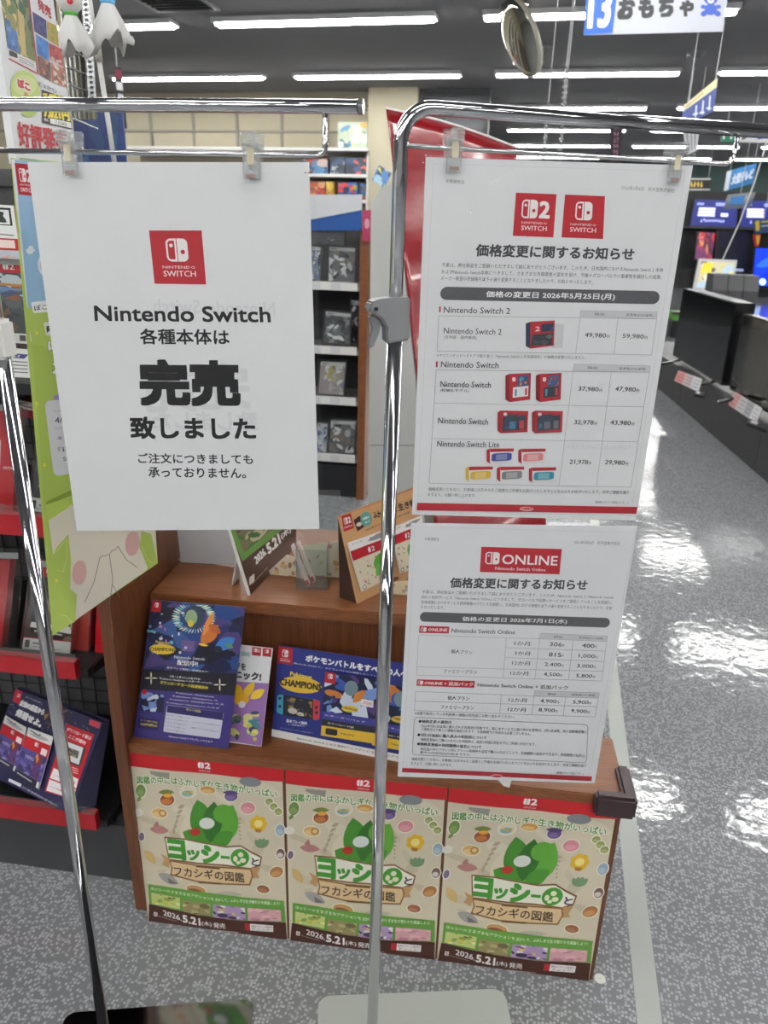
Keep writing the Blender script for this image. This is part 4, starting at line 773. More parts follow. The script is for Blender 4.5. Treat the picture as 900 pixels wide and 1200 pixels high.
def wcard(q, label, lift, sd):
    t = thing('game_card', label, 'download card', A, 'download cards in the wood-patterned display'); s = Sheet(A + n * lift, n, (-.2, -1)); f = bil(q); s.base(q, .003, (228, 226, 222)); Q = lambda a, b, c, d: [f(a, b), f(c, b), f(c, d), f(a, d)]
    s.poly(Q(0, 0, 1, .17), (238, 238, 236)); s.text('ダウンロード版', f(.08, .05), f(.3, .05), 2, (70, 80, 110), .01, 1); s.leaf(f(.42, .1), f(.95, .05), .1, (150, 150, 150)); s.ell(f(.5, .06), 1, .8, (60, 60, 60))
    s.poly(Q(0, .17, 1, .37), (184, 34, 46)); s.tq('2', Q(.48, .22, .56, .33), WHT, .04, 1); s.rrect(Q(.4, .22, .46, .33), .4, WHT); s.poly(Q(0, .37, 1, 1), (222, 214, 190)); blobs(s, lambda u, v: f(u, .4 + v * .58), CP, 26, sd, .05)
    s.leaf(f(.6, .82), f(.66, .42), .3, (84, 160, 60)); s.leaf(f(.5, .85), f(.78, .6), .25, (110, 180, 80)); s.rrect(Q(.06, .9, .16, .98), .2, (90, 90, 90)); s.rrect(Q(.075, .91, .145, .97), .2, (230, 228, 220)); s.build('card', GLOSS, t)
wcard(Z(zc_, 208, 574, 600, 432, 610, 860, 330, 1000), 'cream download card with red band in the wood-patterned display, nearer card', .006, 3)
wcard(Z(zc_, 586, 445, 860, 330, 870, 770, 670, 840), 'cream download card in the wood-patterned display, beside the white notice', .008, 4)
# cream sheet on the shelf by the pole
p_ = onz(470, 697, KTz); s = Sheet(p_, -KF.v); q = [(455, 684), (500, 676), (500, 701), (455, 697)]; s.base(q, .001, (228, 216, 180)); blobs(s, bil(q), CP, 8, 9, .07); tag(s.build('leaflet', GLOSS), 'cream patterned leaflet lying right of the wood-patterned display', 'leaflet')

# ================================================================ GAME SHELF ON THE LEFT
g0, g1 = onz(0, 1010), onz(140, 1030); GF = Fr(g0, g1 - g0, V((-(g1 - g0).y, (g1 - g0).x, 0)), (0, 0, 1))
gs = thing('game_shelf', 'black shop shelf with red price rails left of the wooden kiosk', 'shelf', g0)
DKG = mat('black shelf metal', (34, 35, 38), .45); XR = .285; X0 = -.75; gp = GF.v * -.03
MB().box(GF, (X0, 0, 0), (XR + .03, .36, .15)).build('kick_board', DARKGREY, gs)
SH = ((.168, .205), (.534, .567), (.826, .86), (1.085, 1.11))
MB().box(GF, (X0, .33, .15), (XR + .02, .36, 1.44)).build('back_panel', mat('grey felt panel', (84, 84, 86), .9, noise=.2, nscale=150), gs)
m = MB()
for i in range(28): x = X0 + .01 + i * .0375; m.tube([GF(x, .322, .16), GF(x, .322, 1.44)], .0016, 6)
for i in range(34): m.tube([GF(X0, .326, .17 + i * .0375), GF(XR + .02, .326, .17 + i * .0375)], .0016, 6)
m.build('wire_net', BLACK, gs)
MB().box(GF, (XR + .005, .30, .15), (XR + .03, .36, 1.45)).build('upright', BLACK, gs)
for k, (a, b) in enumerate(SH):
    sh = MB().box(GF, (X0, -.015, a - .012), (XR - .005, .325, a + .006)).build('shelf_board', DKG, gs)
    if k < 3: MB().box(GF, (X0, -.032, a - .006), (XR - .02, -.0155, b - .001)).build('price_rail', REDRAIL, sh); MB().box(GF, (X0, -.034, b + .001), (XR - .015, -.0315, b + .018)).build('front_lip', ACRYL, sh)
    MB().prism([GF(XR - .0045, .0, a - .01), GF(XR - .0045, .325, a - .06), GF(XR - .0045, .325, a + .005), GF(XR - .0045, .0, a + .005)], GF.u * .003).build('bracket', BLACK, sh)
MB().box(GF, (X0, .02, 1.285), (XR - .16, .05, 1.30)).build('header_ledge', mat('pale wood strip', (170, 150, 116), .6), gs)
MB().box(GF, (X0, .024, 1.3005), (XR - .15, .05, 1.50)).build('header_panel', mat('dark grey header', (50, 52, 56), .5), gs)
def shelf_item(name, label, cat, q, v, thick, draw, group=None, m=None, base=(190, 30, 40), keeper=0):
    """a box facing the front at depth v into the shelf"""
    P = GF(0, v, 0); t = thing(name, label, cat, onp(*q[3], P, GF.v), group); s = Sheet(P, -GF.v); s.base(q, thick, base); draw(s, bil(q)); s.build('case', m or GLOSS, t)
    if keeper:
        kq = wide(q, keeper); b = [onp(x, y, P, GF.v) for x, y in kq]; MB().prism([p_ - GF.v * .003 for p_ in b], GF.v * (thick + .006)).build('clear_keeper', ACRYL, t)
        tq_ = [kq[0], kq[1], (kq[1][0], kq[1][1] + 7), (kq[0][0], kq[0][1] + 7)]; MB().prism([onp(x, y, P - GF.v * .0035, GF.v) for x, y in tq_], GF.v * .001).build('keeper_lock', mat('grey translucent lock', (150, 150, 154), .35), t)
    return t
Qf = lambda f, a, b, c, d: [f(a, b), f(c, b), f(c, d), f(a, d)]
def two(s, f, a, b, c, d): s.tq('2', Qf(f, a + (c - a) * .55, b, c, d), WHT, .04, 1); s.rrect(Qf(f, a, b, a + (c - a) * .22, d), .4, WHT, (1, 0, 0, 1)); s.rrect(Qf(f, a + (c - a) * .26, b, a + (c - a) * .48, d), .4, WHT, (0, 1, 1, 0))
DARKART = [(60, 50, 46), (40, 38, 40), (104, 84, 70), (130, 110, 96), (76, 64, 60), (30, 30, 34)]
def case_red(s, f): s.poly(Qf(f, 0, 0, 1, 1), (186, 26, 38)); s.tq('2', Qf(f, .62, .45, .8, .52), WHT, .03, 1); s.line(f(.1, .95), f(.9, .95), .8, (220, 180, 180))
shelf_item('game_case', 'red game case in a clear keeper at the left edge of the middle shelf', 'game case', [(-46, 655), (12, 657), (1, 764), (-60, 758)], .03, .02, case_red, 'boxed games on the middle shelf', keeper=9)
def case_dark(s, f):
    s.splash(Qf(f, 0, .12, 1, .86), DARKART, 34, 8, .25); s.poly(Qf(f, 0, 0, 1, .15), (190, 34, 46)); two(s, f, .3, .04, .5, .11); s.poly([f(.12, .68), f(.95, .7), f(.98, .74), (f(.98, .78)), f(.1, .74)], (232, 230, 224)); s.line(f(.2, .78), f(.8, .8), 2, (206, 206, 204)); s.poly(Qf(f, .0, .87, 1, 1), (222, 222, 220)); s.rrect(Qf(f, .04, .89, .14, .98), .2, (90, 90, 92)); s.line(f(.2, .92), f(.6, .93), 1.6, (110, 110, 114)); s.line(f(.2, .96), f(.8, .97), .8, (150, 150, 154))
shelf_item('game_case', 'game case with dark brown cover and red top band in a clear keeper', 'game case', [(40, 660), (92, 662), (82, 766), (26, 760)], .03, .02, case_dark, 'boxed games on the middle shelf', keeper=3)
shelf_item('game_case', 'plain orange-red game case standing behind the hanging cream sheet', 'game case', [(90, 686), (106, 686), (103, 769), (84, 767)], .05, .1, lambda s, f: s.poly(Qf(f, 0, 0, 1, 1), (196, 62, 48)), 'boxed games on the middle shelf', keeper=3)
shelf_item('game_case', 'red game case at the right end of the middle shelf, next to the kiosk', 'game case', [(114, 690), (137, 690), (134, 768), (111, 767)], .05, .14, lambda s, f: (s.poly(Qf(f, 0, 0, 1, 1), (190, 26, 38)), two(s, f, .2, .3, .75, .42), s.tq('SWITCH', Qf(f, .2, .45, .75, .49), WHT, 0, 1)), 'boxed games on the middle shelf')
def case_cart(s, f): s.poly(Qf(f, 0, 0, 1, 1), (188, 30, 40)); s.poly(Qf(f, 0, .3, .72, .7), (200, 214, 226)); s.ell(f(.5, .42), 7, 9, (70, 130, 190)); s.poly(Qf(f, 0, .62, .72, .82), (206, 206, 170)); s.tq('SWITCH', Qf(f, .78, .55, .95, .58), WHT, 0, 1)
shelf_item('game_case', 'red game case with a pale blue picture on the shelf above the dark cover', 'game case', [(-40, 478), (19, 480), (15, 602), (-46, 598)], .03, .02, case_cart, 'boxed games on the upper shelf', keeper=5)
def case_blue(s, f): s.splash(Qf(f, 0, 0, 1, .84), [(70, 84, 92), (88, 104, 110), (54, 66, 74), (60, 76, 86)], 14, 3, .3); s.line(f(.2, .7), f(.7, .72), 2, (160, 170, 170)); s.poly(Qf(f, 0, .84, 1, 1), (220, 220, 218)); s.rrect(Qf(f, .04, .87, .2, .97), .2, (80, 80, 84)); s.line(f(.3, .92), f(.9, .93), 2, (120, 120, 124))
shelf_item('game_case', 'grey-blue game case with white foot label right of the red case on the upper shelf', 'game case', [(48, 500), (76, 502), (70, 604), (34, 598)], .05, .02, case_blue, 'boxed games on the upper shelf', keeper=3)
shelf_item('game_case', 'red and white game box lying at the back of the upper shelf', 'game case', [(20, 468), (48, 474), (48, 492), (20, 488)], .22, .06, lambda s, f: (s.poly(Qf(f, 0, 0, 1, .5), (226, 224, 222)), s.poly(Qf(f, 0, .5, 1, 1), (186, 34, 44)), s.line(f(.1, .3), f(.7, .35), 1.5, (200, 60, 60))), 'boxed games on the upper shelf')
BARN = [(70, 90, 130), (110, 140, 180), (200, 210, 220), (60, 70, 80), (90, 96, 100), (150, 90, 60), (220, 226, 230)]
def case_art(s, f):
    s.splash(Qf(f, 0, .14, 1, .5), BARN, 26, 31, .25); s.splash(Qf(f, 0, .48, 1, .9), [(74, 78, 84), (94, 98, 104), (120, 88, 66), (58, 62, 70), (70, 90, 84)], 22, 32, .25); s.poly(Qf(f, 0, 0, 1, .15), (188, 30, 42)); two(s, f, .62, .04, .85, .11); s.line(f(.05, .28), f(.95, .3), 3, (200, 130, 60)); s.line(f(.05, .34), f(.95, .35), 2.4, (110, 150, 200)); s.poly(Qf(f, 0, .88, 1, 1), (228, 228, 226)); s.line(f(.1, .93), f(.7, .94), 1.4, (120, 120, 124)); s.rrect(Qf(f, .8, .9, .92, .97), .1, (90, 90, 94))
shelf_item('game_case', 'game case with snowy farm picture and red top band beside the hanging blue sheet', 'game case', [(-34, 303), (25, 306), (36, 403), (-24, 400)], .02, .02, case_art, 'boxed games on the top shelf', keeper=2)
def card_i(s, f): s.poly(Qf(f, 0, 0, 1, 1), (228, 228, 230)); s.poly([f(.3, .18), f(.92, .18), f(.84, .34), f(.3, .34)], (70, 72, 130)); scrawl(s, f, .4, .22, .78, .3, WHT, 5, 4, .7); [s.line(f(.35, .46 + .12 * i), f(.9, .46 + .12 * i), 1.2, (110, 110, 116)) for i in range(4)]
shelf_item('price_card', 'white card with dark lettering hanging from the upper shelf edge', 'price card', [(-24, 404), (38, 410), (39, 443), (-22, 440)], -.036, .0008, card_i, m=PRINT)
def card_u(s, f): s.poly(Qf(f, 0, 0, 1, .42), (232, 232, 230)); s.poly(Qf(f, .1, .05, .9, .38), (30, 32, 34)); s.poly(Qf(f, .16, .09, .84, .36), (226, 228, 228)); s.leaf(f(.3, .3), f(.7, .14), .3, (44, 52, 48)); s.leaf(f(.3, .16), f(.75, .32), .2, (44, 52, 48)); s.poly(Qf(f, 0, .42, 1, .62), (230, 230, 230)); s.line(f(.1, .54), f(.9, .56), 1.4, (120, 120, 124)); s.poly(Qf(f, 0, .62, 1, .84), (190, 30, 42)); s.poly(Qf(f, .3, .65, .9, .8), (236, 216, 214)); s.splash(Qf(f, 0, .84, 1, 1), [(180, 190, 200), (120, 130, 150), (200, 160, 150)], 6, 4)
shelf_item('price_card', 'white and red card with a green emblem under the pale wood ledge', 'price card', [(-26, 238), (16, 241), (24, 304), (-18, 302)], .012, .0008, card_u, m=PRINT)
# tilted download card box on the bottom shelf
zd = zz(0, 790, 4.8); BRq, BLq, TLq, TRq = (83, 954), (-20.2, 904.7), (17.7, 806.7), (120.8, 846.2)
A, n, d, h, u_ = lean(BLq, BRq, .212, 30)
t = thing('card_display', 'dark navy cardboard card display standing askew on the bottom shelf', 'card display', A); s = Sheet(A, n, (.38, -1)); q = [TLq, TRq, BRq, BLq]; NV = (40, 40, 78); s.base(q, .0015, NV); f = bil(q)
R = random.Random(7); [s.ell(f(R.random(), R.random() * .4), .6, .6, (150, 150, 190)) for i in range(40)]
s.poly(Z(zd, 90, 84, 128, 100, 108, 170, 72, 152), (196, 30, 44)); s.text('2', zd(96, 116), zd(116, 124), 4, WHT, .04, 1); s.text('すべての謎を解け', zd(148, 128), zd(236, 164), 2.2, (190, 190, 210), .01, 1)
s.text('未知の惑星から', zd(112, 160), zd(250, 216), 7.6, WHT, .05, 2); s.text('帰還せよ。', zd(92, 214), zd(236, 282), 9, WHT, .06, 2); s.splash(Z(zd, 250, 210, 385, 200, 375, 270, 240, 300), [(50, 40, 60), (130, 90, 70), (90, 60, 60), (60, 60, 110), (170, 130, 90)], 16, 12, .3)
s.poly(Z(zd, 372, 278, 532, 338, 412, 706, 252, 658), (190, 30, 42)); s.text('ダウンロード版は', zd(376, 308), zd(514, 362), 4.6, WHT, .03, 1); s.text('ここが便利', zd(388, 348), zd(482, 388), 4.6, WHT, .03, 1)
s.rrect(Z(zd, 370, 370, 486, 416, 450, 524, 336, 474), .1, (60, 62, 66)); s.rrect(Z(zd, 374, 378, 470, 414, 444, 510, 346, 470), .05, (222, 224, 226)); s.splash(Z(zd, 388, 412, 448, 434, 438, 474, 376, 452), [(90, 90, 84), (50, 50, 50), (140, 130, 110)], 8, 3, .3)
for i in range(3): s.line(zd(340, 500 + 14 * i), zd(440, 536 + 12 * i), 1, (240, 190, 190))
s.poly(Z(zd, 304, 528, 442, 590, 430, 640, 282, 584), (238, 236, 236)); s.poly(Z(zd, 280, 592, 428, 648, 412, 702, 262, 654), (238, 236, 236)); s.text('ソフトの入れ替え不要', zd(300, 566), zd(426, 612), 2.6, (190, 40, 50), .02, 1); s.text('いつでも購入できる', zd(280, 632), zd(408, 676), 2.6, (190, 40, 50), .02, 1)
s.rrect(Z(zd, 506, 252, 566, 274, 560, 308, 500, 284), .15, (210, 70, 90)); s.poly(Z(zd, 52, 586, 122, 618, 118, 636, 48, 602), (226, 226, 230)); s.text('ダウンロード版のご案内 ※掲載の内容は予告なく変更になる場合があります', zd(126, 634), zd(322, 740), 2.4, (220, 220, 230), .01, 1)
s.build('front', GLOSS, t)
wl = (onp(*BRq, A, n) - A).length; hl = (onp(*TRq, A, n) - onp(*BRq, A, n)).length
Bt = onp(*BRq, A, n) - n * .002; Tt = onp(*TRq, A, n) - n * .002; Bk = onz(112, 944, .212); 
SD = mat('navy card', (44, 44, 70), .35)
MB().prism([Bt, Tt, Tt + (Bk - Bt) * .25, Bk], -d * .0015).build('side', SD, t); MB().prism([A - n * .002, onp(*TLq, A, n) - n * .002, onp(*TLq, A, n) - n * .002 + (Bk - Bt) * .25, A + (Bk - Bt)], d * .0015).build('side', SD, t)
MB().prism([Tt + (Bk - Bt) * .25 - n * .0, Bk, A + (Bk - Bt), onp(*TLq, A, n) + (Bk - Bt) * .25], h * .001).build('back', SD, t)
def ncard(q, lift, label):
    t2 = thing('game_card', label, 'download card', A, 'download cards in the navy display'); s = Sheet(A + n * lift, n, (.38, -1)); f = bil(q); s.base(q, .002, (226, 226, 226)); Q = lambda *a: Qf(f, *a)
    s.leaf(f(.1, .1), f(.9, .1), .1, (180, 180, 182)); s.line(f(.1, .04), f(.5, .08), 1.2, (90, 90, 96)); s.ell(f(.5, .05), .8, .8, (50, 50, 54)); s.poly(Q(0, .17, 1, .4), (186, 30, 42)); two(s, f, .42, .21, .56, .29); s.rrect(Q(.7, .27, .93, .39), .1, (238, 230, 230)); s.splash(Q(0, .4, 1, .86), [(84, 76, 140), (110, 100, 170), (60, 54, 104), (140, 130, 200)], 18, 5, .25); scrawl(s, f, .2, .51, .56, .57, (200, 200, 230), 6, 3, .5)
    s.splash(Q(.58, .42, .86, .84), [(120, 50, 70), (190, 60, 60), (220, 140, 60), (90, 60, 120), (60, 50, 60)], 14, 6, .3); s.poly(Q(0, .86, 1, 1), (40, 40, 54)); s.line(f(.1, .92), f(.7, .93), 1.4, (180, 180, 190)); s.rrect(Q(.88, .87, .98, .98), .1, (214, 214, 220)); s.build('card', GLOSS, t2)
ncard(Z(zd, 30, 232, 150, 300, 88, 556, -46, 480), .006, 'purple download card at the left end of the askew navy display')
ncard(Z(zd, 160, 300, 300, 352, 216, 652, 76, 566), .008, 'purple download card right of its twin in the askew navy display')
# ================================================================ HANGING SHEETS ON THE LEFT
# sheet with the cream and green picture
P1, P2, P3 = atY(62, 745, .905), None, atY(14, 185, .945); P2 = atY(185, 660, .905 * .594 / .467 * .985)
n = (P2 - P1).cross(P3 - P1).normalized(); t = thing('hanging_sheet', 'long printed sheet, blue above and green and cream below, hanging behind the sold-out notice', 'banner', P3)
s = Sheet(P1, n, (-.09, -1)); q = [(13, 185), (150, 196), (185, 660), (62, 745)]; GRN = (176, 200, 98); CRM = (226, 220, 204)
s.base(q, .0006, GRN)
s.poly([(13.4, 187), (22, 186), (38, 400), (36, 400)], (226, 228, 230))
s.poly([(17, 187), (150, 196), (160, 360), (33, 362)], (150, 188, 218)); s.poly([(30, 361), (160, 359), (166, 430), (38, 404)], (176, 200, 98)); s.poly([(38, 404), (166, 420), (168, 470), (60, 640), (52, 600)], (168, 192, 90))
lq = [(17, 191), (38, 193), (42, 230), (22, 228)]; s.logo(lq, True, False); f = bil(lq); s.tq('SWITCH', Qf(f, .14, .76, .86, .9), WHT, .02, 1); s.tq('NINTENDO', Qf(f, .14, .64, .86, .7), WHT, 0, 1)
for c in ((33, 293, 2.5), (36, 290, 3), (39, 293, 2.2), (35, 295, 4)): s.ell(c[:2], c[2], c[2] * .7, (232, 236, 240))
s.leaf((47, 300), (51, 324), .2, (226, 232, 236)); s.leaf((48, 304), (51, 320), .15, (190, 206, 200))
s.rrect([(36, 354), (70, 351), (74, 364), (39, 367)], .1, (238, 238, 236)); s.text('ぽこ あ', (40, 361), (66, 358), 7, (48, 46, 90), .04, 1); s.rrect([(51, 378), (72, 376), (75, 392), (54, 393)], .1, (236, 236, 232)); s.text('発', (54, 386), (61, 385), 8, (46, 46, 52), .05, 1)
for t_, a, b, h_ in (('ぽ', (56, 405), (68, 404), 12), ('ス', (61, 432), (73, 431), 13)): s.text(t_, a, b, h_, WHT, .06, 1, outline=(108, 120, 60), ow=.05)
s.poly([(62, 464), (100, 452), (100, 470), (66, 476)], (150, 140, 190)); s.rrect([(52, 470), (120, 464), (130, 548), (63, 558)], .08, (216, 216, 220)); s.line((62, 482), (100, 479), .8, (170, 170, 180)); s.line((64, 502), (100, 499), .8, (170, 170, 180))
s.text('4/23', (64, 493), (84, 490), 7, (60, 60, 96), .03, 1); s.text('キャン', (67, 514), (88, 511), 5, (60, 60, 96), .03, 1); s.text('『ぽこ', (68, 527), (92, 524), 6.4, (60, 60, 96), .04, 1); s.text('公式', (73, 538), (92, 535), 5.4, (60, 60, 96), .03, 1)
s.poly([(54, 588), (88, 572), (168, 556), (172, 600), (56, 606)], (136, 158, 62)); s.poly([(53, 592), (70, 586), (100, 574), (176, 566), (182, 640), (118, 706), (60, 640)], (176, 200, 92))
# plain cream and green shapes stand in for the picture's figure
s.poly([(57, 610), (72, 600), (92, 588), (180, 576), (184, 656), (168, 671), (140, 690), (84, 730), (78, 690), (62, 650)], CRM); s.poly([(57, 610), (72, 604), (84, 590), (86, 640), (66, 652)], (224, 218, 200)); s.poly([(60, 656), (66, 642), (80, 626), (83, 655), (82, 690), (90, 697), (88, 728), (66, 742), (62, 745)], GRN)
s.lines([(64, 648), (78, 632), (78, 655), (74, 670), (66, 668)], .7, (206, 220, 140)); s.lines([(70, 720), (78, 722), (84, 730), (82, 738)], .7, (206, 220, 140)); s.poly([(163, 640), (166, 622), (177, 626), (184, 656), (174, 668)], GRN); s.lines([(166, 640), (173, 656), (180, 660)], .6, (206, 220, 140))
PNK = (220, 176, 170)
for cx, cy in ((93, 671), (155, 637)): s.ell((cx, cy), 8.5, 14.5, PNK, .1)
for pts in ([(117, 653), (110, 682), (99, 706)], [(128, 650), (132, 680), (128, 708)], [(131, 684), (140, 700)], [(138, 640), (148, 656), (161, 665)]): s.lines(pts, .9, (140, 132, 120))
for pts in ([(117, 653), (120, 651), (122, 652), (125, 650), (128, 650)], [(128, 650), (131, 645), (134, 645), (138, 640)]): s.lines(pts, .8, (140, 132, 120))
for p_ in ((43, 390), (43, 473), (52, 545), (66, 680)): s.ell(p_, 1.6, 2.2, (232, 214, 70))
s.ell((95, 610), 0.1, 0.1, CRM); s.build('sheet', GLOSS, t)
# tall white board with prices
az = math.radians(84); dA = V((math.sin(math.radians(6)), math.cos(math.radians(6)), 0)); PA = atY(20, 185, 1.22); nA = V((dA.y, -dA.x, 0))
t = thing('price_board', 'tall white board with game pictures and big red lettering at upper left', 'sign board', PA)
s = Sheet(PA, nA, (-.12, -1)); z6 = zz(0, 0, 6.); q = [(-12, -30), (58, -30), (91, 192), (20, 192)]; s.base(q, .012, (226, 227, 230)); IV = (40, 40, 44)
s.splash(Z(z6, -10, -120, 200, -10, 255, 470, 52, 335), [(120, 130, 84), (90, 120, 70), (190, 170, 110), (70, 110, 160), (150, 140, 90), (210, 190, 130), (60, 90, 60)], 60, 3, .16); s.poly(Z(z6, 120, 60, 165, 110, 185, 400, 150, 380), (200, 176, 120)); s.splash(Z(z6, 40, 160, 120, 230, 135, 375, 52, 335), [(80, 120, 180), (110, 150, 200), (60, 90, 150)], 14, 4, .2)
s.lines(Z(z6, 60, 412, 265, 520, 200, -20), 1.6, (170, 50, 60)); s.poly(Z(z6, 58, 345, 248, 436, 255, 480, 62, 400), (230, 230, 230)); s.poly(Z(z6, 62, 350, 118, 376, 124, 410, 64, 390), (54, 50, 56)); [s.line(z6(132, 400 + 14 * i), z6(238, 444 + 14 * i), .7, (130, 130, 134)) for i in range(3)]
s.text('発売', z6(262, 25), z6(358, 95), 14, (176, 40, 52), .025, 2)
for q_, pal, sd in (((225, 80, 322, 142, 330, 275, 240, 222), [(60, 60, 110), (80, 80, 140), (50, 50, 90)], 1), ((325, 144, 402, 186, 412, 330, 335, 280), [(180, 160, 80), (150, 150, 70), (200, 140, 70), (120, 140, 70)], 2), ((248, 238, 336, 296, 342, 430, 258, 378), [(70, 130, 200), (90, 150, 214), (60, 110, 180)], 3), ((340, 300, 432, 345, 440, 470, 350, 420), [(180, 80, 80), (150, 60, 66), (210, 190, 180), (120, 90, 110)], 4), ((262, 390, 350, 440, 356, 575, 274, 525), [(120, 80, 70), (90, 60, 56), (190, 130, 90)], 5), ((356, 440, 445, 480, 466, 615, 362, 575), [(170, 100, 80), (200, 130, 100), (220, 210, 200), (120, 80, 80)], 6)): s.splash(Z(z6, *q_), pal, 14, sd, .25)
s.ell(z6(175, 640), 17, 25, (186, 206, 120), -.2); s.ell(z6(170, 600), 14, 12, (206, 216, 150)); s.text('ぽこ', z6(118, 580), z6(208, 612), 11, (190, 60, 60), .06, 2, outline=WHT, ow=.06); s.text('あ', z6(160, 660), z6(200, 672), 6, (190, 90, 60), .04, 1); s.ell(z6(200, 770), 10, 9, (176, 200, 110))
s.text('ぽこ あ ポケモン', z6(262, 585), z6(395, 645), 6, (60, 62, 72), .04, 1)
s.poly(Z(z6, 288, 630, 470, 690, 506, 912, 292, 862), (66, 48, 52)); s.text('7,021円', z6(300, 790), z6(486, 818), 13, (240, 222, 70), .05, 2); s.text('税込', z6(306, 838), z6(338, 845), 4, WHT, .02, 1); s.poly(Z(z6, 348, 830, 494, 862, 500, 902, 350, 868), (238, 238, 236)); s.text('7,723円', z6(385, 858), z6(465, 878), 4.4, (70, 60, 66), .02, 1); s.text('7,021', z6(300, 690), z6(420, 700), 12, (240, 222, 70), .05, 2)
s.text('好評発売', z6(122, 940), z6(470, 1010), 30, (180, 38, 48), .022, 3); [s.line(z6(135 + 40 * i, 1112 + 6 * i), z6(260 + 60 * i, 1124 + 10 * i), .8, (120, 120, 124)) for i in range(2)]
s.build('board', PRINT, t)
# wire rack with its beige panel and slotted upright
P = atY(95, 100, 1.75); d_ = dA; RK = Fr(P, V((.35, .94, 0)), None, (0, 0, 1)); RK = Fr(P, (.32, .947, 0), (-.947, .32, 0), (0, 0, 1))
t = thing('wire_rack', 'silver wire display rack with slotted upright behind the tall price board', 'rack', P)
bx_ = [(x, y) for x, y in ((66, -40), (101, -40), (113, 140), (84, 140))]; nRk = RK.v if RK.v.dot(CAM - P) > 0 else -RK.v
MB().prism([onp(x, y, P, nRk) for x, y in bx_], -nRk * .01).build('back_panel', mat('olive beige panel', (150, 140, 112), .7), t)
m = MB(); f = bil(bx_)
for i in range(7): m.tube([onp(*f(i / 6, 0), P + nRk * .01, nRk), onp(*f(i / 6, 1), P + nRk * .01, nRk)], .0022, 6)
for i in range(10): m.tube([onp(*f(0, i / 9 - .01), P + nRk * .013, nRk), onp(*f(1, i / 9 + .06), P + nRk * .013, nRk)], .0022, 6)
m.build('wire_net', STEEL, t)
m = MB(); ub = [(93, -40), (102, -40), (113, 118), (104, 118)]; m.prism([onp(x, y, P + nRk * .02, nRk) for x, y in ub], -nRk * .012); up_ = m.build('upright', STEEL, t); f = bil(ub); m = MB()
for i in range(26): m.prism([onp(*f(a, (i + b) / 26), P + nRk * .0205, nRk) for a, b in ((.35, .2), (.65, .2), (.65, .7), (.35, .7))], nRk * .0006)
m.build('slot', BLACK, up_)
# blue poster board beyond
P = atY(115, 190, 2.0); t = thing('poster_board', 'dark blue poster board with white edge behind the upper left clip', 'sign board', P); s = Sheet(P, V((-.15, -1, 0)), None); a_ = onp(96, 250, P, V((-.15, -1, 0))); b_ = onp(146, 250, P, V((-.15, -1, 0))); q = [(84, 126), (143, 126), cam_px(V((b_.x, b_.y, .001))), cam_px(V((a_.x, a_.y, .001)))]; s.base(q, .006, (40, 66, 126)); s.splash([(84, 126), (140, 126), (143, 250), (96, 250)], [(40, 60, 116), (48, 80, 140), (36, 50, 100), (50, 90, 130), (44, 70, 110)], 20, 4, .4); s.build('board', GLOSS, t)
# white telescopic pole with clamp
a_, b_2 = atY(101, -30, 1.55), atY(137, 210, 1.55); m_ = a_ + (b_2 - a_) * .36
t = thing('display_pole', 'thin white telescopic pole slanting down from the hanging ghost dolls', 'pole', b_2)
MB().tube([m_, b_2], .0044, 12).build('lower_tube', WHITEPLASTIC, t, smooth=True); MB().tube([a_, m_], .0034, 12).build('upper_tube', WHITEPLASTIC, t, smooth=True)
dd = (b_2 - a_).normalized(); MB().tube([m_ - dd * .012, m_ + dd * .016], .0065, 14).build('clamp', mat('cream clamp', (206, 200, 186), .45), t, smooth=True); MB().tube(arc(m_ - dd * .03 + V((-.006, 0, 0)), (1, 0, 0), (0, 0, 1), .009, .4, 5.2, 12), .0012, 8).build('hook', STEEL, t, smooth=True)
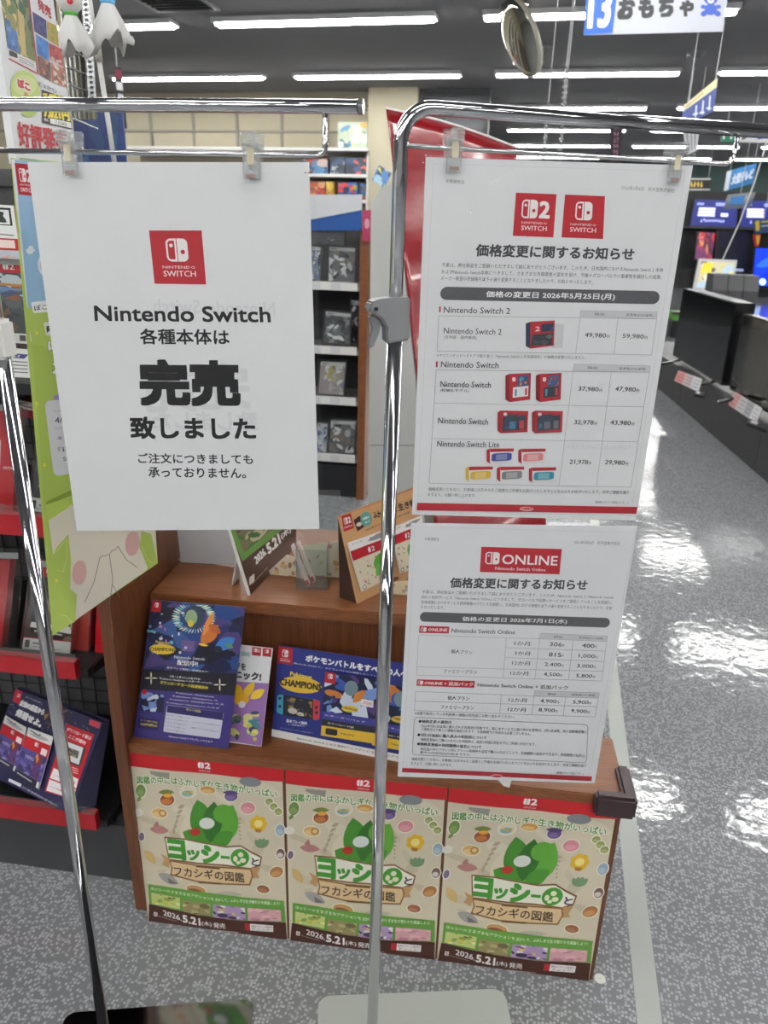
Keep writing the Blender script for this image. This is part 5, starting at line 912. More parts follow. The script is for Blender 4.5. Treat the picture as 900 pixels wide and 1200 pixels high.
# ghost dolls of white cloth
CLOTH = mat('thin white cloth', (226, 226, 224), .9); CLOTH.node_tree.nodes['Principled BSDF'].inputs['Transmission Weight'].default_value = .15
def doll(c, r, label, tie, head_col, seed, face):
    F = Fr(c, (1, 0, 0), (0, 1, 0), (0, 0, 1)); t = thing('ghost_doll', label, 'doll', c, 'hanging cloth dolls'); R = random.Random(seed); ph = R.random() * 6
    MB().lathe(F, [(.001, r * 2.0), (r * .5, r * 1.88), (r * .86, r * 1.5), (r, r * 1.0), (r * .86, r * .5), (r * .5, r * .12), (r * .3, 0)], 24).build('head', mat('doll head ' + str(seed), head_col, .85), t, smooth=True)
    w_ = lambda a, z: .22 * math.sin(5 * a + ph) * max(0, (-z) / (r * 2.6)) + .12 * math.sin(3 * a + 2 * ph) * max(0, (-z) / (r * 2.6))
    m = MB(); pr = [(r * .36, r * .06), (r * .55, -r * .3), (r * .85, -r * .9), (r * 1.1, -r * 1.5), (r * 1.28, -r * 2.1), (r * 1.4, -r * 2.6)]
    vs0 = len(m.v); m.lathe(F, pr, 40, wob=w_)
    for k in range(40): m.v[len(m.v) - 40 + k].z += r * (.5 * math.sin(k * .63 + ph) + .35 * math.sin(k * 1.26 + seed))
    m.build('skirt', CLOTH, t, smooth=True, solid=.0008)
    MB().lathe(F, [(r * .3, -r * .16), (r * .52, -r * .1), (r * .56, r * .08), (r * .34, r * .16)], 24).build('ribbon', mat('doll ribbon ' + str(seed), tie, .8), t, smooth=True)
    if face:
        for x in (-.35, .3): MB().lathe(Fr(F(x * r, -r * .94, r * 1.2), (1, 0, 0), (0, 0, 1), (0, -1, 0)), [(.001, r * .06), (r * .1, r * .05), (r * .12, 0), (r * .1, -.001)], 12).build('eye', BLACK, t)
        MB().lathe(Fr(F(.38 * r, -r * .92, r * .7), (1, 0, 0), (0, 0, 1), (0, -1, 0)), [(.001, r * .05), (r * .2, r * .04), (r * .24, 0), (r * .2, -.002)], 14).build('mouth', mat('red felt', (196, 40, 54), .8), t)
    MB().tube([F(0, 0, r * 2), F(0, .0, r * 2 + .25)], .0008, 6).build('string', WHITEPLASTIC, t)
doll(atY(83, 17, 1.45), .021, 'white ghost doll with a green ribbon and red mouth hanging at upper left', (84, 170, 60), (230, 230, 226), 1, True)
doll(atY(126, 3, 1.5), .023, 'ghost doll with a sky-blue neck and white cloth skirt, right of the green-ribboned one', (110, 180, 226), (120, 186, 230), 2, False)

# ================================================================ MIDDLE DISTANCE
M0 = onz(426, 586); MF = Fr(M0, GF.u, GF.v, (0, 0, 1)); mp = MF.v
def mz(x, y): return onp(x, y, M0, mp).z
ZT = mz(424, 262)
mr = thing('game_rack', 'tall shop rack with a brown wooden side panel seen between the two notices', 'shelf', M0)
MB().box(MF, (-.04, 0, 0), (0, .42, ZT)).build('side_panel', WOODF, mr); MB().box(MF, (-1.3, .36, .12), (-.04, .42, ZT)).build('back_panel', mat('dark rack back', (60, 60, 62), .7), mr); MB().box(MF, (-1.3, .03, 0), (-.04, .4, mz(390, 546))).build('base', DKG, mr)
for y in (341, 416, 475, 542):
    z0 = mz(400, y); sb = MB().box(MF, (-1.3, .0, z0), (-.042, .355, z0 + .02)).build('shelf_board', mat('grey shelf board', (150, 151, 154), .5), mr); MB().box(MF, (-1.3, -.008, z0 + .003), (-.05, -.001, mz(400, y - 10))).build('price_rail', WHITEPLASTIC, sb); m = MB(); R = random.Random(y)
    for k in range(9): m.box(MF, (-.98 + .1 * k, -.0095, z0 + .008), (-.93 + .1 * k, -.0082, mz(400, y - 9)), (210, 210, 212))
    m.build('price_label', PRINT, sb)
GREYART = [(120, 122, 124), (160, 160, 162), (90, 92, 96), (200, 202, 204), (60, 62, 66), (140, 130, 120), (226, 228, 228)]
def mcase(q, label, sd, pal=GREYART, v=.06, keep=2.5):
    P = MF(0, v, 0); t = thing('game_case', label, 'game case', onp(*q[3], P, mp), 'clear boxed games on the far rack'); s = Sheet(P, -mp); s.base(q, .02, (150, 150, 152)); f = bil(q)
    s.splash(q, pal, 34, sd, .2); s.poly(Qf(f, 0, 0, 1, .1), (216, 216, 218)); R = random.Random(sd); [s.leaf(f(a, b), f(min(.95, a + R.uniform(.1, .35)), min(.95, max(.12, b + R.uniform(-.2, .2)))), .22, (236, 236, 238)) for a, b in [(R.uniform(.08, .7), R.uniform(.2, .9)) for _ in range(6)]]; s.line(f(.08, .05), f(.3, .05), .9, (70, 70, 74)); s.build('case', GLOSS, t)  # white leaf shapes paint bright glints into the cover colour
    k = [onp(x, y, P - mp * .001, mp) for x, y in wide(q, keep)]; MB().prism([p_ - mp * .004 for p_ in k], mp * .03).build('clear_keeper', ACRYL, t)
mcase([(386, 289), (416, 291), (415, 331), (385, 329)], 'clear boxed game with silver reflections, topmost on the far rack', 41)
mcase([(366, 289), (376, 290), (374, 329), (364, 327)], 'clear boxed game on the far rack, half hidden by the sold-out notice, topmost shelf', 42, [(110, 130, 160), (150, 160, 180), (70, 80, 100), (210, 214, 220)])
mcase([(382, 365), (411, 368), (409, 404), (379, 401)], 'dark grey boxed game on the second shelf of the far rack', 43, [(90, 92, 96), (120, 122, 126), (70, 72, 76), (150, 152, 150)])
mcase([(376, 424), (405, 425), (402, 463), (373, 461)], 'pale pink and silver boxed game on the third shelf of the far rack', 44, [(180, 168, 170), (204, 200, 204), (150, 150, 180), (120, 120, 124), (222, 222, 220), (190, 180, 120)])
mcase([(388, 493), (417, 494), (415, 531), (386, 530)], 'boxed game with strong white glints on the lowest shelf of the far rack', 45)
mcase([(372, 496), (384, 497), (382, 530), (370, 529)], 'white and blue boxed game on the lowest shelf of the far rack', 46, [(214, 218, 222), (190, 196, 204), (50, 90, 150), (60, 100, 170)])
mcase([(412, 352), (423, 353), (422, 403), (411, 402)], 'dark boxed game at the wooden end of the second shelf', 47, [(40, 42, 46), (58, 60, 64), (30, 32, 34)], .14)
# header over the rack
P = MF(0, -.02, 0); t = thing('header_board', 'white and blue header board on top of the wooden-sided rack', 'sign board', onp(368, 270, P, mp)); s = Sheet(P, -mp); q = [(340, 228), (424, 228), (424, 270), (340, 270)]; s.base(q, .012, (204, 206, 210)); s.poly([(340, 262), (424, 246), (424, 270), (340, 270)], (36, 82, 150)); s.line((366, 259), (424, 248), 1.2, (24, 60, 120)); s.build('board', GLOSS, t)
P = MF(0, .01, 0); s = Sheet(P, -mp); q = [(366, 266), (404, 268), (403, 287), (366, 286)]; s.base(q, .05, (84, 86, 88)); s.splash(q, [(84, 86, 88), (104, 106, 106), (70, 72, 74), (180, 180, 178)], 12, 4, .12); tag(s.build('game_box', GLOSS), 'dark grey sleeve box under the white and blue header board', 'game box')
P = MF(0, -.03, 0); s = Sheet(P, -mp); q = [(424.5, 246), (436, 246), (436, 284), (424.5, 282)]; s.base(q, .002, (170, 60, 90)); s.ell((430, 262), 3, 6, (214, 160, 180)); tag(s.build('leaflet', GLOSS), 'magenta card at the right end of the white and blue header', 'leaflet')
# rounded white partition
P = onz(432, 640); pn = mp; t = thing('partition', 'white round-cornered partition behind the right chrome pole', 'partition', P)
left, topy, right, bot = 435, 216, 560, 640
pts = [(431, bot)] + [(434.5, 260)] + [(435 + 26 * (1 - math.cos(a)), 246 - 30 * math.sin(a)) for a in [i * math.pi / 2 / 10 for i in range(11)]] + [(right, 218), (right, bot)]
MB().prism([onp(x, y, P, pn) for x, y in pts], pn * .06).build('panel', mat('white laminate', (196, 198, 194), .45), t)
MB().prism([onp(x, y, P - pn * .001, pn) for x, y in ((431.6, 521), (560, 521.5), (560, 523), (431.6, 522.5))], -pn * .001).build('seam', mat('grey seam', (150, 152, 150), .5), t)
s = Sheet(P - pn * .003, -pn); q = [(464, 352), (476, 350), (475, 398), (466, 400)]; s.base(q, .002, (236, 206, 60)); s.poly([(464, 352), (476, 350), (476, 356), (464, 358)], (40, 70, 110)); s.ell((470, 380), 3, 3, (240, 240, 236)); tag(s.build('price_card', GLOSS), 'small yellow card peeping out right of the grey pole lever', 'price card')
# red glossy standee behind the price notice
RS = atY(470, 400, 1.62); rn = V((.12, -1, .34)).normalized(); t = thing('standee', 'glossy red cardboard standee rising behind the price notice', 'standee', RS)
q = [(452, 128), (604, 174), (640, 640), (512, 640)]
def curved(P, n, q, amp, nx=24, ny=30, off=0.):
    m = MB(); f = bil(q); vs = []
    for j in range(ny + 1):
        for i in range(nx + 1):
            u, v = i / nx, j / ny; vs.append(onp(*f(u, v), P, n) + n * (off + amp * (math.sin(6.5 * v + 2 * u) * .5 + .6 * math.sin(3.1 * u) + .25 * math.sin(19 * v + 1 + 3 * u))))
    m.add(vs, [(j * (nx + 1) + i, j * (nx + 1) + i + 1, (j + 1) * (nx + 1) + i + 1, (j + 1) * (nx + 1) + i) for j in range(ny) for i in range(nx)]); return m
curved(RS, rn, q, .016).build('panel', mat('glossy red card', (138, 22, 32), .2, coat=.7, bump=.05, bscale=60), t, smooth=True, solid=.004)
top_ = [onp(*bil(q)(i / 20, 0), RS, rn) + rn * (.016 * (math.sin(2 * i / 20) * .5 + .6 * math.sin(3.1 * i / 20) + .25 * math.sin(1 + 3 * i / 20))) for i in range(21)]
MB().tube(top_, .0032, 8).build('torn_edge', mat('torn white edge', (222, 218, 218), .8), t)
MB().prism([onp(x, y, RS - rn * .04, rn) for x, y in ((466, 240), (492, 240), (520, 640), (500, 640), (487, 440))], -rn * .006).build('back_board', mat('grey board', (128, 128, 122), .7), t)
# ---------------------------------------------------------------- toy shelves by the pillar
TF = Fr(ST(0, 12.75, 0), E1, E2, (0, 0, 1)); tp = E2; T0 = TF.o
def tq_(x, y): return onp(x, y, T0, tp)
ts = thing('toy_shelf', 'white wall shelving with toy boxes left of the beige pillar', 'shelf', TF(-3.9, 0, 0)); xr_ = tq_(431, 200).dot(E1); xl = xr_ - 4.2
for y in (177, 208, 238, 272): z0 = tq_(432, y).z; MB().box(TF, (xl, .0, z0 - .0), (xr_, .42, z0 + .045)).build('shelf_board', WHITEPLASTIC, ts)
MB().box(TF, (xl, .42, .05), (xr_, .46, tq_(432, 180).z)).build('back_panel', mat('grey brown back', (120, 112, 100), .8), ts)
MB().box(TF, (xr_ - .02, .0, 0), (xr_, .42, tq_(432, 180).z - .01)).build('side_panel', WHITEPLASTIC, ts); MB().box(TF, (xl, .05, 0), (xr_, .4, .12)).build('base', DARKGREY, ts)
def toy(q, label, sd, pal, v=.06):
    P = TF(0, v, 0); s = Sheet(P, -tp); t = thing('toy_box', label, 'toy box', onp(*q[3], P, tp), 'toy boxes on the wall shelving'); s.base(q, .25, pal[0]); s.splash(q, pal, 22, sd, .26); s.build('box', GLOSS, t)
toy([(396, 143), (430, 143), (430, 173.5), (396, 173.5)], 'large pale green and blue toy box alone on the top wall shelf', 1, [(190, 204, 180), (90, 140, 180), (220, 220, 150), (220, 190, 110), (70, 110, 130), (230, 236, 230), (200, 170, 90)])
toy([(355, 186), (384, 186), (384, 206), (355, 206)], 'blue and red toy box on the middle wall shelf, beside the sold-out notice', 2, [(50, 80, 120), (160, 70, 60), (80, 130, 170), (40, 50, 80), (190, 170, 160)])
toy([(387, 184), (404, 184), (404, 206), (387, 206)], 'dark toy box with silver oval on the middle wall shelf', 3, [(40, 50, 66), (60, 80, 110), (170, 176, 180), (30, 36, 46)])
toy([(405, 185), (431, 185), (431, 206), (405, 206)], 'navy toy box with red patches on the middle wall shelf next to the pillar', 4, [(36, 46, 70), (200, 60, 50), (56, 80, 120), (30, 36, 50), (220, 90, 70)])
toy([(358, 213), (381, 213), (381, 236), (358, 236)], 'orange and blue toy box on the lower wall shelf', 5, [(170, 90, 60), (50, 70, 110), (200, 150, 110), (190, 60, 50)])
toy([(382, 213), (391, 213), (391, 236), (382, 236)], 'narrow yellow toy box on the lower wall shelf', 6, [(206, 170, 70), (220, 190, 100), (160, 120, 60)])
toy([(396, 214), (419, 214), (419, 236), (396, 236)], 'red, blue and green toy box on the lower wall shelf', 7, [(50, 90, 170), (210, 60, 50), (120, 160, 60), (230, 110, 60), (40, 50, 80)])
toy([(421, 215), (431, 215), (431, 236), (421, 236)], 'small dark blue toy box at the pillar end of the lower wall shelf', 8, [(40, 60, 90), (60, 110, 150), (150, 70, 60)])
P = ST(0, 12.845, 0); s = Sheet(P, -E2); q = [(444, 193), (459, 203), (450, 221), (436, 211)]; s.base(q, .003, (70, 120, 170)); s.splash(q, [(70, 120, 180), (210, 214, 120), (40, 60, 90), (160, 200, 220), (60, 60, 66)], 12, 3, .3); tag(s.build('photo_card', GLOSS), 'tilted blue and yellow card stuck on the beige pillar', 'card')
# ================================================================ TELEVISION AISLE ON THE RIGHT
a_, b_ = onz(900, 566), onz(776, 459); du = (b_ - a_).normalized(); dv = V((du.y, -du.x, 0)); PF = Fr(a_, du, dv, (0, 0, 1)); PH = .30
t = thing('plinth', 'long low dark grey plinth carrying televisions along the right aisle', 'plinth', a_)
for k in range(7): MB().box(PF, (-2.6 + .95 * k, 0, 0), (-2.6 + .95 * k + .945, .62, PH)).build('plinth_panel', mat('charcoal laminate', (50, 50, 53), .42), t)
TVB = mat('black tv body', (20, 20, 22), .25); TVS = mat('black tv screen', (10, 10, 12), .06, spec=.6)
def pz(x, y, z): q = onz(x, y, z) - a_; return q.dot(du), q.dot(dv)
def tvset(u0, u1, v, zb, zt_, label, thick=.07):
    t = thing('television', label, 'television', PF(u0, v, PH), 'televisions on the plinth')
    MB().box(PF, (u0, v, zb), (u1, v + thick, zt_)).build('body', TVB, t, bevel=.004); MB().box(PF, (u0 + .012, v - .0015, zb + .02), (u1 - .012, v - .0002, zt_ - .012)).build('screen', TVS, t)
    for u in (u0 + .15 * (u1 - u0), u1 - .15 * (u1 - u0)): MB().prism([PF(u - .02, v - .14, PH + .001), PF(u + .02, v - .14, PH + .001), PF(u + .03, v + thick * .5, zb), PF(u - .03, v + thick * .5, zb)], V((0, 0, .014))).build('foot', TVB, t)
uf, vf = pz(845, 452, PH + .06)
tvset(uf, uf + 1.45, vf, PH + .06, PH + .06 + .58, 'black television on the plinth, farther one, seen edge-on', .13)
tvset(uf - 1.75, uf - .12, vf + .02, PH + .06, PH + .06 + .52, 'large black television nearest the camera, cut by the right edge')
# dark segmented cabinet behind the televisions
cb = atY(845, 372, 8.75); CFm = Fr((cb.x, cb.y, 0), E1, E2, (0, 0, 1)); t = thing('cabinet', 'dark grey three-part cabinet behind the plinth televisions', 'cabinet', CFm.o)
zt2 = onp(845, 340, cb, E2).z; w3 = (onp(890, 340, cb, E2) - onp(835, 340, cb, E2)).dot(E1) / 3; x_ = (onp(835, 340, cb, E2) - CFm.o).dot(E1)
for k in range(3): MB().prism([CFm(x_ + w3 * k + .004, y, z) for y, z in ((0, 0), (0, zt2), (.12, zt2 + .16), (.5, zt2 + .16), (.5, 0))], CFm.u * (w3 - .008)).build('cabinet_body', DARKGREY, t)
def pcard(q, z, label, cols, tilt=40):
    A, n, d, h, u_ = lean(q[3], q[2], z, tilt); s = Sheet(A, n); s.base(q, .003, (206, 204, 204)); f = bil(q); k = len(cols)
    for i, c in enumerate(cols): s.poly(Qf(f, i / k, 0, (i + 1) / k, 1), c); [s.line(f((i + .15) / k, .25 + .25 * j), f((i + .85) / k, .27 + .25 * j), .8, tuple(int(x * .55) for x in c)) for j in range(3)]
    tag(s.build('price_card', PRINT), label, 'price card', 'price cards before the televisions')
pcard([(795, 434), (823, 444), (818, 459), (790, 446)], PH + .004, 'pink and white price cards on the plinth, farther set', [(180, 112, 108), (168, 152, 152), (180, 180, 184)])
pcard([(862, 459), (893, 478), (886, 496), (853, 474)], PH + .004, 'pink and white price cards on the plinth, nearer set', [(164, 112, 110), (156, 152, 154), (130, 130, 134), (174, 174, 178)])
for q, lb in (([(815, 461), (826, 463), (824, 467), (813, 465)], 'black remote control lying on the far part of the plinth'), ([(878, 494), (900, 502), (898, 508), (874, 499)], 'black remote control lying near the nearer price cards')):
    c = [onz(x, y, PH + .003) for x, y in q]; t = thing('remote_control', lb, 'remote control', c[0]); MB().prism(c, V((0, 0, .02))).build('body', BLACK, t, bevel=.003); m_ = (c[0] + c[2]) / 2; e1_ = (c[1] - c[0]); e2_ = (c[3] - c[0]); MB().prism([c[0] + e1_ * a + e2_ * b + V((0, 0, .021)) for a, b in ((.15, .25), (.5, .25), (.5, .75), (.15, .75))], V((0, 0, .002))).build('button_pad', WHITEPLASTIC, t)
# bright advertising screen on a stand
P = ST(0, 10.5, 0); t = thing('advertising_screen', 'white-framed bright advertising screen beyond the plinth televisions', 'screen', onp(838, 345, P, E2)); s = Sheet(P, -E2); q = [(819, 303), (864, 305), (858, 342), (812, 340)]; s.base(q, .05, (228, 228, 226)); s.build('frame', PRINT, t)
s = Sheet(P - E2 * .003, -E2); iq = [(822, 306), (861, 308), (855.5, 339), (816, 337)]; s.splash(iq, [(190, 186, 150), (220, 190, 70), (120, 116, 110), (226, 222, 210), (90, 90, 100), (170, 190, 210), (230, 210, 90)], 26, 12, .22); s.splash([(824, 308), (836, 308.5), (833, 320), (821, 319)], [(226, 196, 60), (240, 220, 110)], 4, 2); s.build('display', mat('lit screen soft', attr=True, rough=.3, emit=.8), t)
pb = onp(838, 341, P + E2 * .03, E2); MB().tube([V((pb.x, pb.y, 0.02)), pb], .03, 12).build('post', BLACK, t); MB().lathe(Fr((pb.x, pb.y, 0), (1, 0, 0), (0, 1, 0), (0, 0, 1)), [(.001, .025), (.2, .02), (.22, 0)], 20).build('foot', BLACK, t)
# orange and green blocks added in place of reflections in the television glass
for q, c, lb in (([(805, 358), (838, 360), (836, 384), (804, 382)], (190, 70, 40), 'orange block standing in for a reflection in the far television'), ([(786, 366), (802, 367), (800, 390), (785, 388)], (86, 150, 60), 'green block standing in for a reflection, beside the orange one')):
    P = ST(0, 11.6, 0); b4 = [onp(x, y, P, E2) for x, y in q]; zt_ = b4[0].z; t = thing('tv_reflection', lb, 'bin', V((b4[0].x, b4[0].y, 0))); F = Fr((b4[3].x, b4[3].y, 0), E1, E2, (0, 0, 1)); wd = (b4[1] - b4[0]).dot(E1)
    MB().box(F, (0, 0, .25), (wd, .4, zt_)).build('reflection_body', mat('bin ' + lb[:6], c, .5), t); MB().box(F, (.02, .02, 0), (wd - .02, .38, .25)).build('base', BLACK, t); MB().box(F, (-.01, -.012, zt_ - .03), (wd + .01, .0, zt_ + .01)).build('rim', mat('dark rim', (60, 50, 46), .5), t)
# far wall of televisions
FW = ST(0, 24.6, 0); LSH = Fr(ST(1.6, 24.1, 0), E1, E2, (0, 0, 1)); t = thing('television_shelf', 'dark shelving along the dark green far wall under the lit screens', 'shelf', LSH.o)
MB().box(LSH, (0, 0, 0), (9, .6, .5)).build('base', BLACK, t); MB().box(LSH, (0, .55, .5), (9, .9, 2.6)).build('back_panel', mat('far black panel', (26, 27, 30), .6), t); MB().box(LSH, (0, .1, 1.62), (9, .55, 1.68)).build('shelf_board', DARKGREY, t)
def farscreen(q, d, label, draw, col=(30, 36, 92)):
    P = ST(0, d, 0); t = thing('television', label, 'television', onp(*q[3], P, E2), 'televisions along the far wall'); s = Sheet(P, -E2); s.base(wide(q, 1.2), .08, (18, 18, 20)); s.build('body', GLOSS, t)
    if d < 24:
        l_, r2 = onp(*q[3], P, E2), onp(*q[2], P, E2); zb_ = min(l_.z, r2.z) - .06; w_ = (r2 - l_).dot(E1)
        if zb_ > .1: MB().box(Fr((l_.x, l_.y, 0), E1, E2, (0, 0, 1)), (w_ * .2, .01, 0), (w_ * .8, .3, zb_)).build('pedestal', BLACK, t)
    s = Sheet(P - E2 * .004, -E2); s.poly(q, col); draw(s, bil(q)); s.build('display', SCREEN, t)
def blueui(s, f):
    for a in ((.06, .12, .22, .2), (.5, .1, .72, .22)): s.poly(Qf(f, *a), (120, 130, 200))
    for r_ in range(3): s.poly(Qf(f, .12, .3 + .12 * r_, .5, .39 + .12 * r_), (196, 196, 240))
    s.poly(Qf(f, .64, .5, .8, .62), (200, 200, 240)); scrawl(s, f, .2, .74, .74, .84, (170, 180, 230), 9, 2, .9)
farscreen([(815, 234), (864, 235), (863, 266), (809, 264)], 24.45, 'lit blue information screen under the dark green wall, left one', blueui)
farscreen([(870, 235), (922, 236), (920, 267), (868, 266)], 24.45, 'lit blue information screen at the right picture edge', blueui)
farscreen([(818, 272), (838, 273), (834, 306), (814, 304)], 23.6, 'portrait screen with a pink picture beneath the left blue screen', lambda s, f: (s.splash(Qf(f, 0, 0, 1, 1), [(70, 44, 60), (140, 60, 90), (170, 110, 70), (90, 50, 80), (150, 50, 60)], 20, 3, .3)))
farscreen([(842, 271), (878, 272), (874, 330), (838, 328)], 22.5, 'dark navy screen in the far television display', lambda s, f: (s.poly(Qf(f, .5, .6, .62, .68), (120, 130, 160)), s.poly(Qf(f, .6, .75, .9, .8), (120, 130, 160)), s.splash(Qf(f, 0, .1, 1, .6), [(8, 10, 26), (12, 14, 40), (6, 8, 18)], 8, 2, .4)), (8, 10, 26))
farscreen([(886, 291), (922, 292), (920, 336), (882, 334)], 21.5, 'television showing bright blue swirls at the right picture edge', lambda s, f: (s.leaf(f(.05, .5), f(.9, .2), .15, (40, 90, 250)), s.leaf(f(.05, .9), f(.9, .6), .15, (10, 40, 180)), s.ell(f(.3, .9), 4, 4, (180, 210, 250))), (16, 50, 220))
P = ST(0, 21.2, 0); s = Sheet(P, -E2); q = [(882, 258), (912, 256), (912, 272), (884, 274)]; s.base(q, .01, (40, 70, 110)); s.poly([(885, 259), (890, 258.6), (890, 270), (886, 271)], (220, 190, 50)); s.line((892, 260), (910, 259), 1.4, (230, 220, 120)); s.line((892, 265), (906, 264), 1.2, (200, 204, 210)); t = thing('price_card', 'blue and yellow offer card among the far televisions', 'price card', onp(890, 272, P, E2)); s.build('card', PRINT, t)
s = Sheet(P, -E2); q = [(882, 275), (892, 274.5), (889, 289), (885, 289)]; s.base(q, .01, (190, 40, 40)); s.poly([(886, 276), (891, 276), (889, 286), (887, 287)], (226, 190, 50)); s.build('pennant', PRINT, t); a = onp(895, 257, P, E2); MB().tube([a, V((a.x, a.y, CEIL - .001))], .006, 6).build('cord', STR, t)
# ================================================================ HUNG FROM THE CEILING
def hung(name, label, cat, Y, q, draw, strings, col=(226, 228, 230), m=None, thick=.006, n=None, group=None):
    P = atY(*q[0], Y); n = n or V((P.x * .0, -1, 0)); t = thing(name, label, cat, P, group); s = Sheet(P, n); s.base(q, thick, col); draw(s, bil(q)); s.build('panel', m or PRINT, t)
    for x, y in strings:
        a = onp(x, y, P, n); MB().tube([a, V((a.x, a.y, CEIL - .001))], .0035, 6).build('cord', STR, t)
    return t
def d13(s, f):
    s.poly([(688, -22), (725, -23), (718, 39), (684, 41)], (40, 92, 184)); s.tq('13', [(691, -14), (719, -15), (714, 32), (688, 34)], WHT, .03, 3)
    for t_, a, b, h_ in (('お', (724, 10), (744, 9.5), 27), ('も', (748, 9), (767, 8.5), 26), ('ち', (771, 8), (790, 8), 25), ('ゃ', (796, 10), (813, 9.5), 20)): s.text(t_, a, b, h_, (44, 46, 50), .06)
    B = (60, 90, 180); LB_ = (226, 228, 232)
    for dx in (-6, 6): s.ell((833 + dx, -9), 3.6, 3.6, B)
    s.ell((833, -2), 8.4, 7.6, B); s.ell((833, 11), 7.4, 7, B)
    for dx in (-8, 8): s.ell((833 + dx, 16), 4, 3.4, B, .4 * dx / 8); s.ell((833 + dx * 1.1, 8), 3.2, 2.6, B)
    s.ell((833, 1), 3.8, 2.8, LB_); s.ell((833, 0), 1.3, 1, B)
    for dx in (-3.4, 3.4): s.ell((833 + dx, -4), 1, 1.2, LB_)
hung('aisle_sign', 'white and blue aisle sign numbered 13 with a teddy bear, hanging at the top', 'sign', 6.4, [(691, -22), (856, -26), (847, 37), (684, 41)], d13, [(700, -20), (845, -24)], col=(186, 190, 200))
hung('aisle_sign', 'small green and white aisle sign numbered 14 at the right edge', 'sign', 13.0, [(844, 145), (925, 147), (925, 168), (845, 166)], lambda s, f: (s.poly([(844, 145), (861, 145.5), (861, 166.4), (845, 166)], (40, 130, 96)), s.tq('14', [(847, 148), (859, 148.5), (859, 163), (847, 163)], WHT, .03), s.text('テレビ', (867, 157), (922, 158), 13, (54, 56, 60), .05)), [(852, 146), (918, 147.5)])
hung('hanging_sign', 'slanted blue sign with white television lettering before the dark green wall', 'sign', 17.0, [(852, 201), (887, 191), (883, 215), (848, 224)], lambda s, f: (s.poly(Qf(f, 0, 0, .16, 1), (206, 216, 226)), s.text('大型テレビ', f(.22, .52), f(.95, .48), 13, (214, 226, 240), .04)), [(856, 200.5), (884, 192.5)], (64, 124, 182))
hung('hanging_sign', 'cream and navy sign hanging obliquely behind the right end of the chrome bar', 'sign', 9.0, [(801, 124), (841, 91), (837, 130), (797, 150)], lambda s, f: (s.poly(Qf(f, 0, 0, 1, .28), (214, 204, 160)), s.line(f(.1, .16), f(.6, .13), 1.2, (130, 124, 90)), scrawl(s, f, .35, .42, .95, .9, (220, 226, 236), 3, 5, 2)), [(806, 121), (838, 95)], (70, 84, 140), n=V((-.55, -.85, 0)))
hung('hanging_sign', 'narrow white striped sign just under the chrome bar, right of the far clip', 'sign', 11.0, [(800, 149), (820, 146), (817, 176), (805, 182)], lambda s, f: [s.poly(Qf(f, a, .1, a + .12, .9), (160, 162, 168)) for a in (.15, .42, .68)], [(803, 149), (817, 147)])
hung('hanging_sign', 'small black sign with gold lettering between white bars before the green wall', 'sign', 20.0, [(806, 209), (833, 209), (832, 223), (805, 223)], lambda s, f: (s.poly(Qf(f, 0, 0, 1, .12), (180, 182, 180)), s.poly(Qf(f, 0, .88, 1, 1), (180, 182, 180)), scrawl(s, f, .12, .28, .7, .74, (214, 184, 90), 4, 1, 1.5)), [(809, 209), (830, 209)], (30, 32, 32))
hung('hanging_banner', 'narrow black vertical banner with pink lettering above the price notice', 'banner', 13.5, [(715, 140), (731, 140), (727, 200), (714, 200)], lambda s, f: [scrawl(s, f, .3, .12 + .12 * i, .75, .2 + .12 * i, (180, 110, 140), 2, i, 1) for i in range(6)], [(723, 140)], (30, 28, 32))
hung('hanging_banner', 'narrow dark red and black banner hanging left, past the white pole', 'banner', 6.8, [(133, 77), (142, 79), (149, 151), (140, 150)], lambda s, f: (s.poly(Qf(f, .1, .05, .95, .2), (120, 40, 60)), s.poly(Qf(f, .1, .25, .95, .38), (206, 206, 208)), s.poly(Qf(f, .2, .44, .9, .52), (190, 190, 194)), s.line(f(.5, .6), f(.6, .95), 1.5, (200, 200, 204))), [(137, 78)], (34, 32, 36))
# clear blue hanging mobile
P = atY(865, 235, 12.0); m = MB(); q = [(853, 228), (886, 225), (879, 243), (847, 246)]; f = bil(q); n = V((0, -1, 0)); vs = []
for j in range(2):
    for i in range(13): u = i / 12; vs.append(onp(*f(u, j), P, n) + n * .12 * math.sin(math.pi * u))
m.add(vs, [(i, i + 1, 14 + i, 13 + i) for i in range(12)]); t = thing('hanging_mobile', 'clear blue curved pop sheet hanging below the slanted blue sign', 'mobile', P); m.build('sheet', clear('blue clear film', (120, 180, 214), .12, .1, 0, 60, .25), t, smooth=True, solid=.003); s = Sheet(P + n * .14, n); s.poly([(857, 231), (874, 229), (870, 239), (855, 240)], (50, 110, 170)); s.build('print', PRINT, t)
a = onp(868, 226, P, n); MB().tube([a, V((a.x, a.y, CEIL - .001))], .003, 6).build('cord', STR, t)
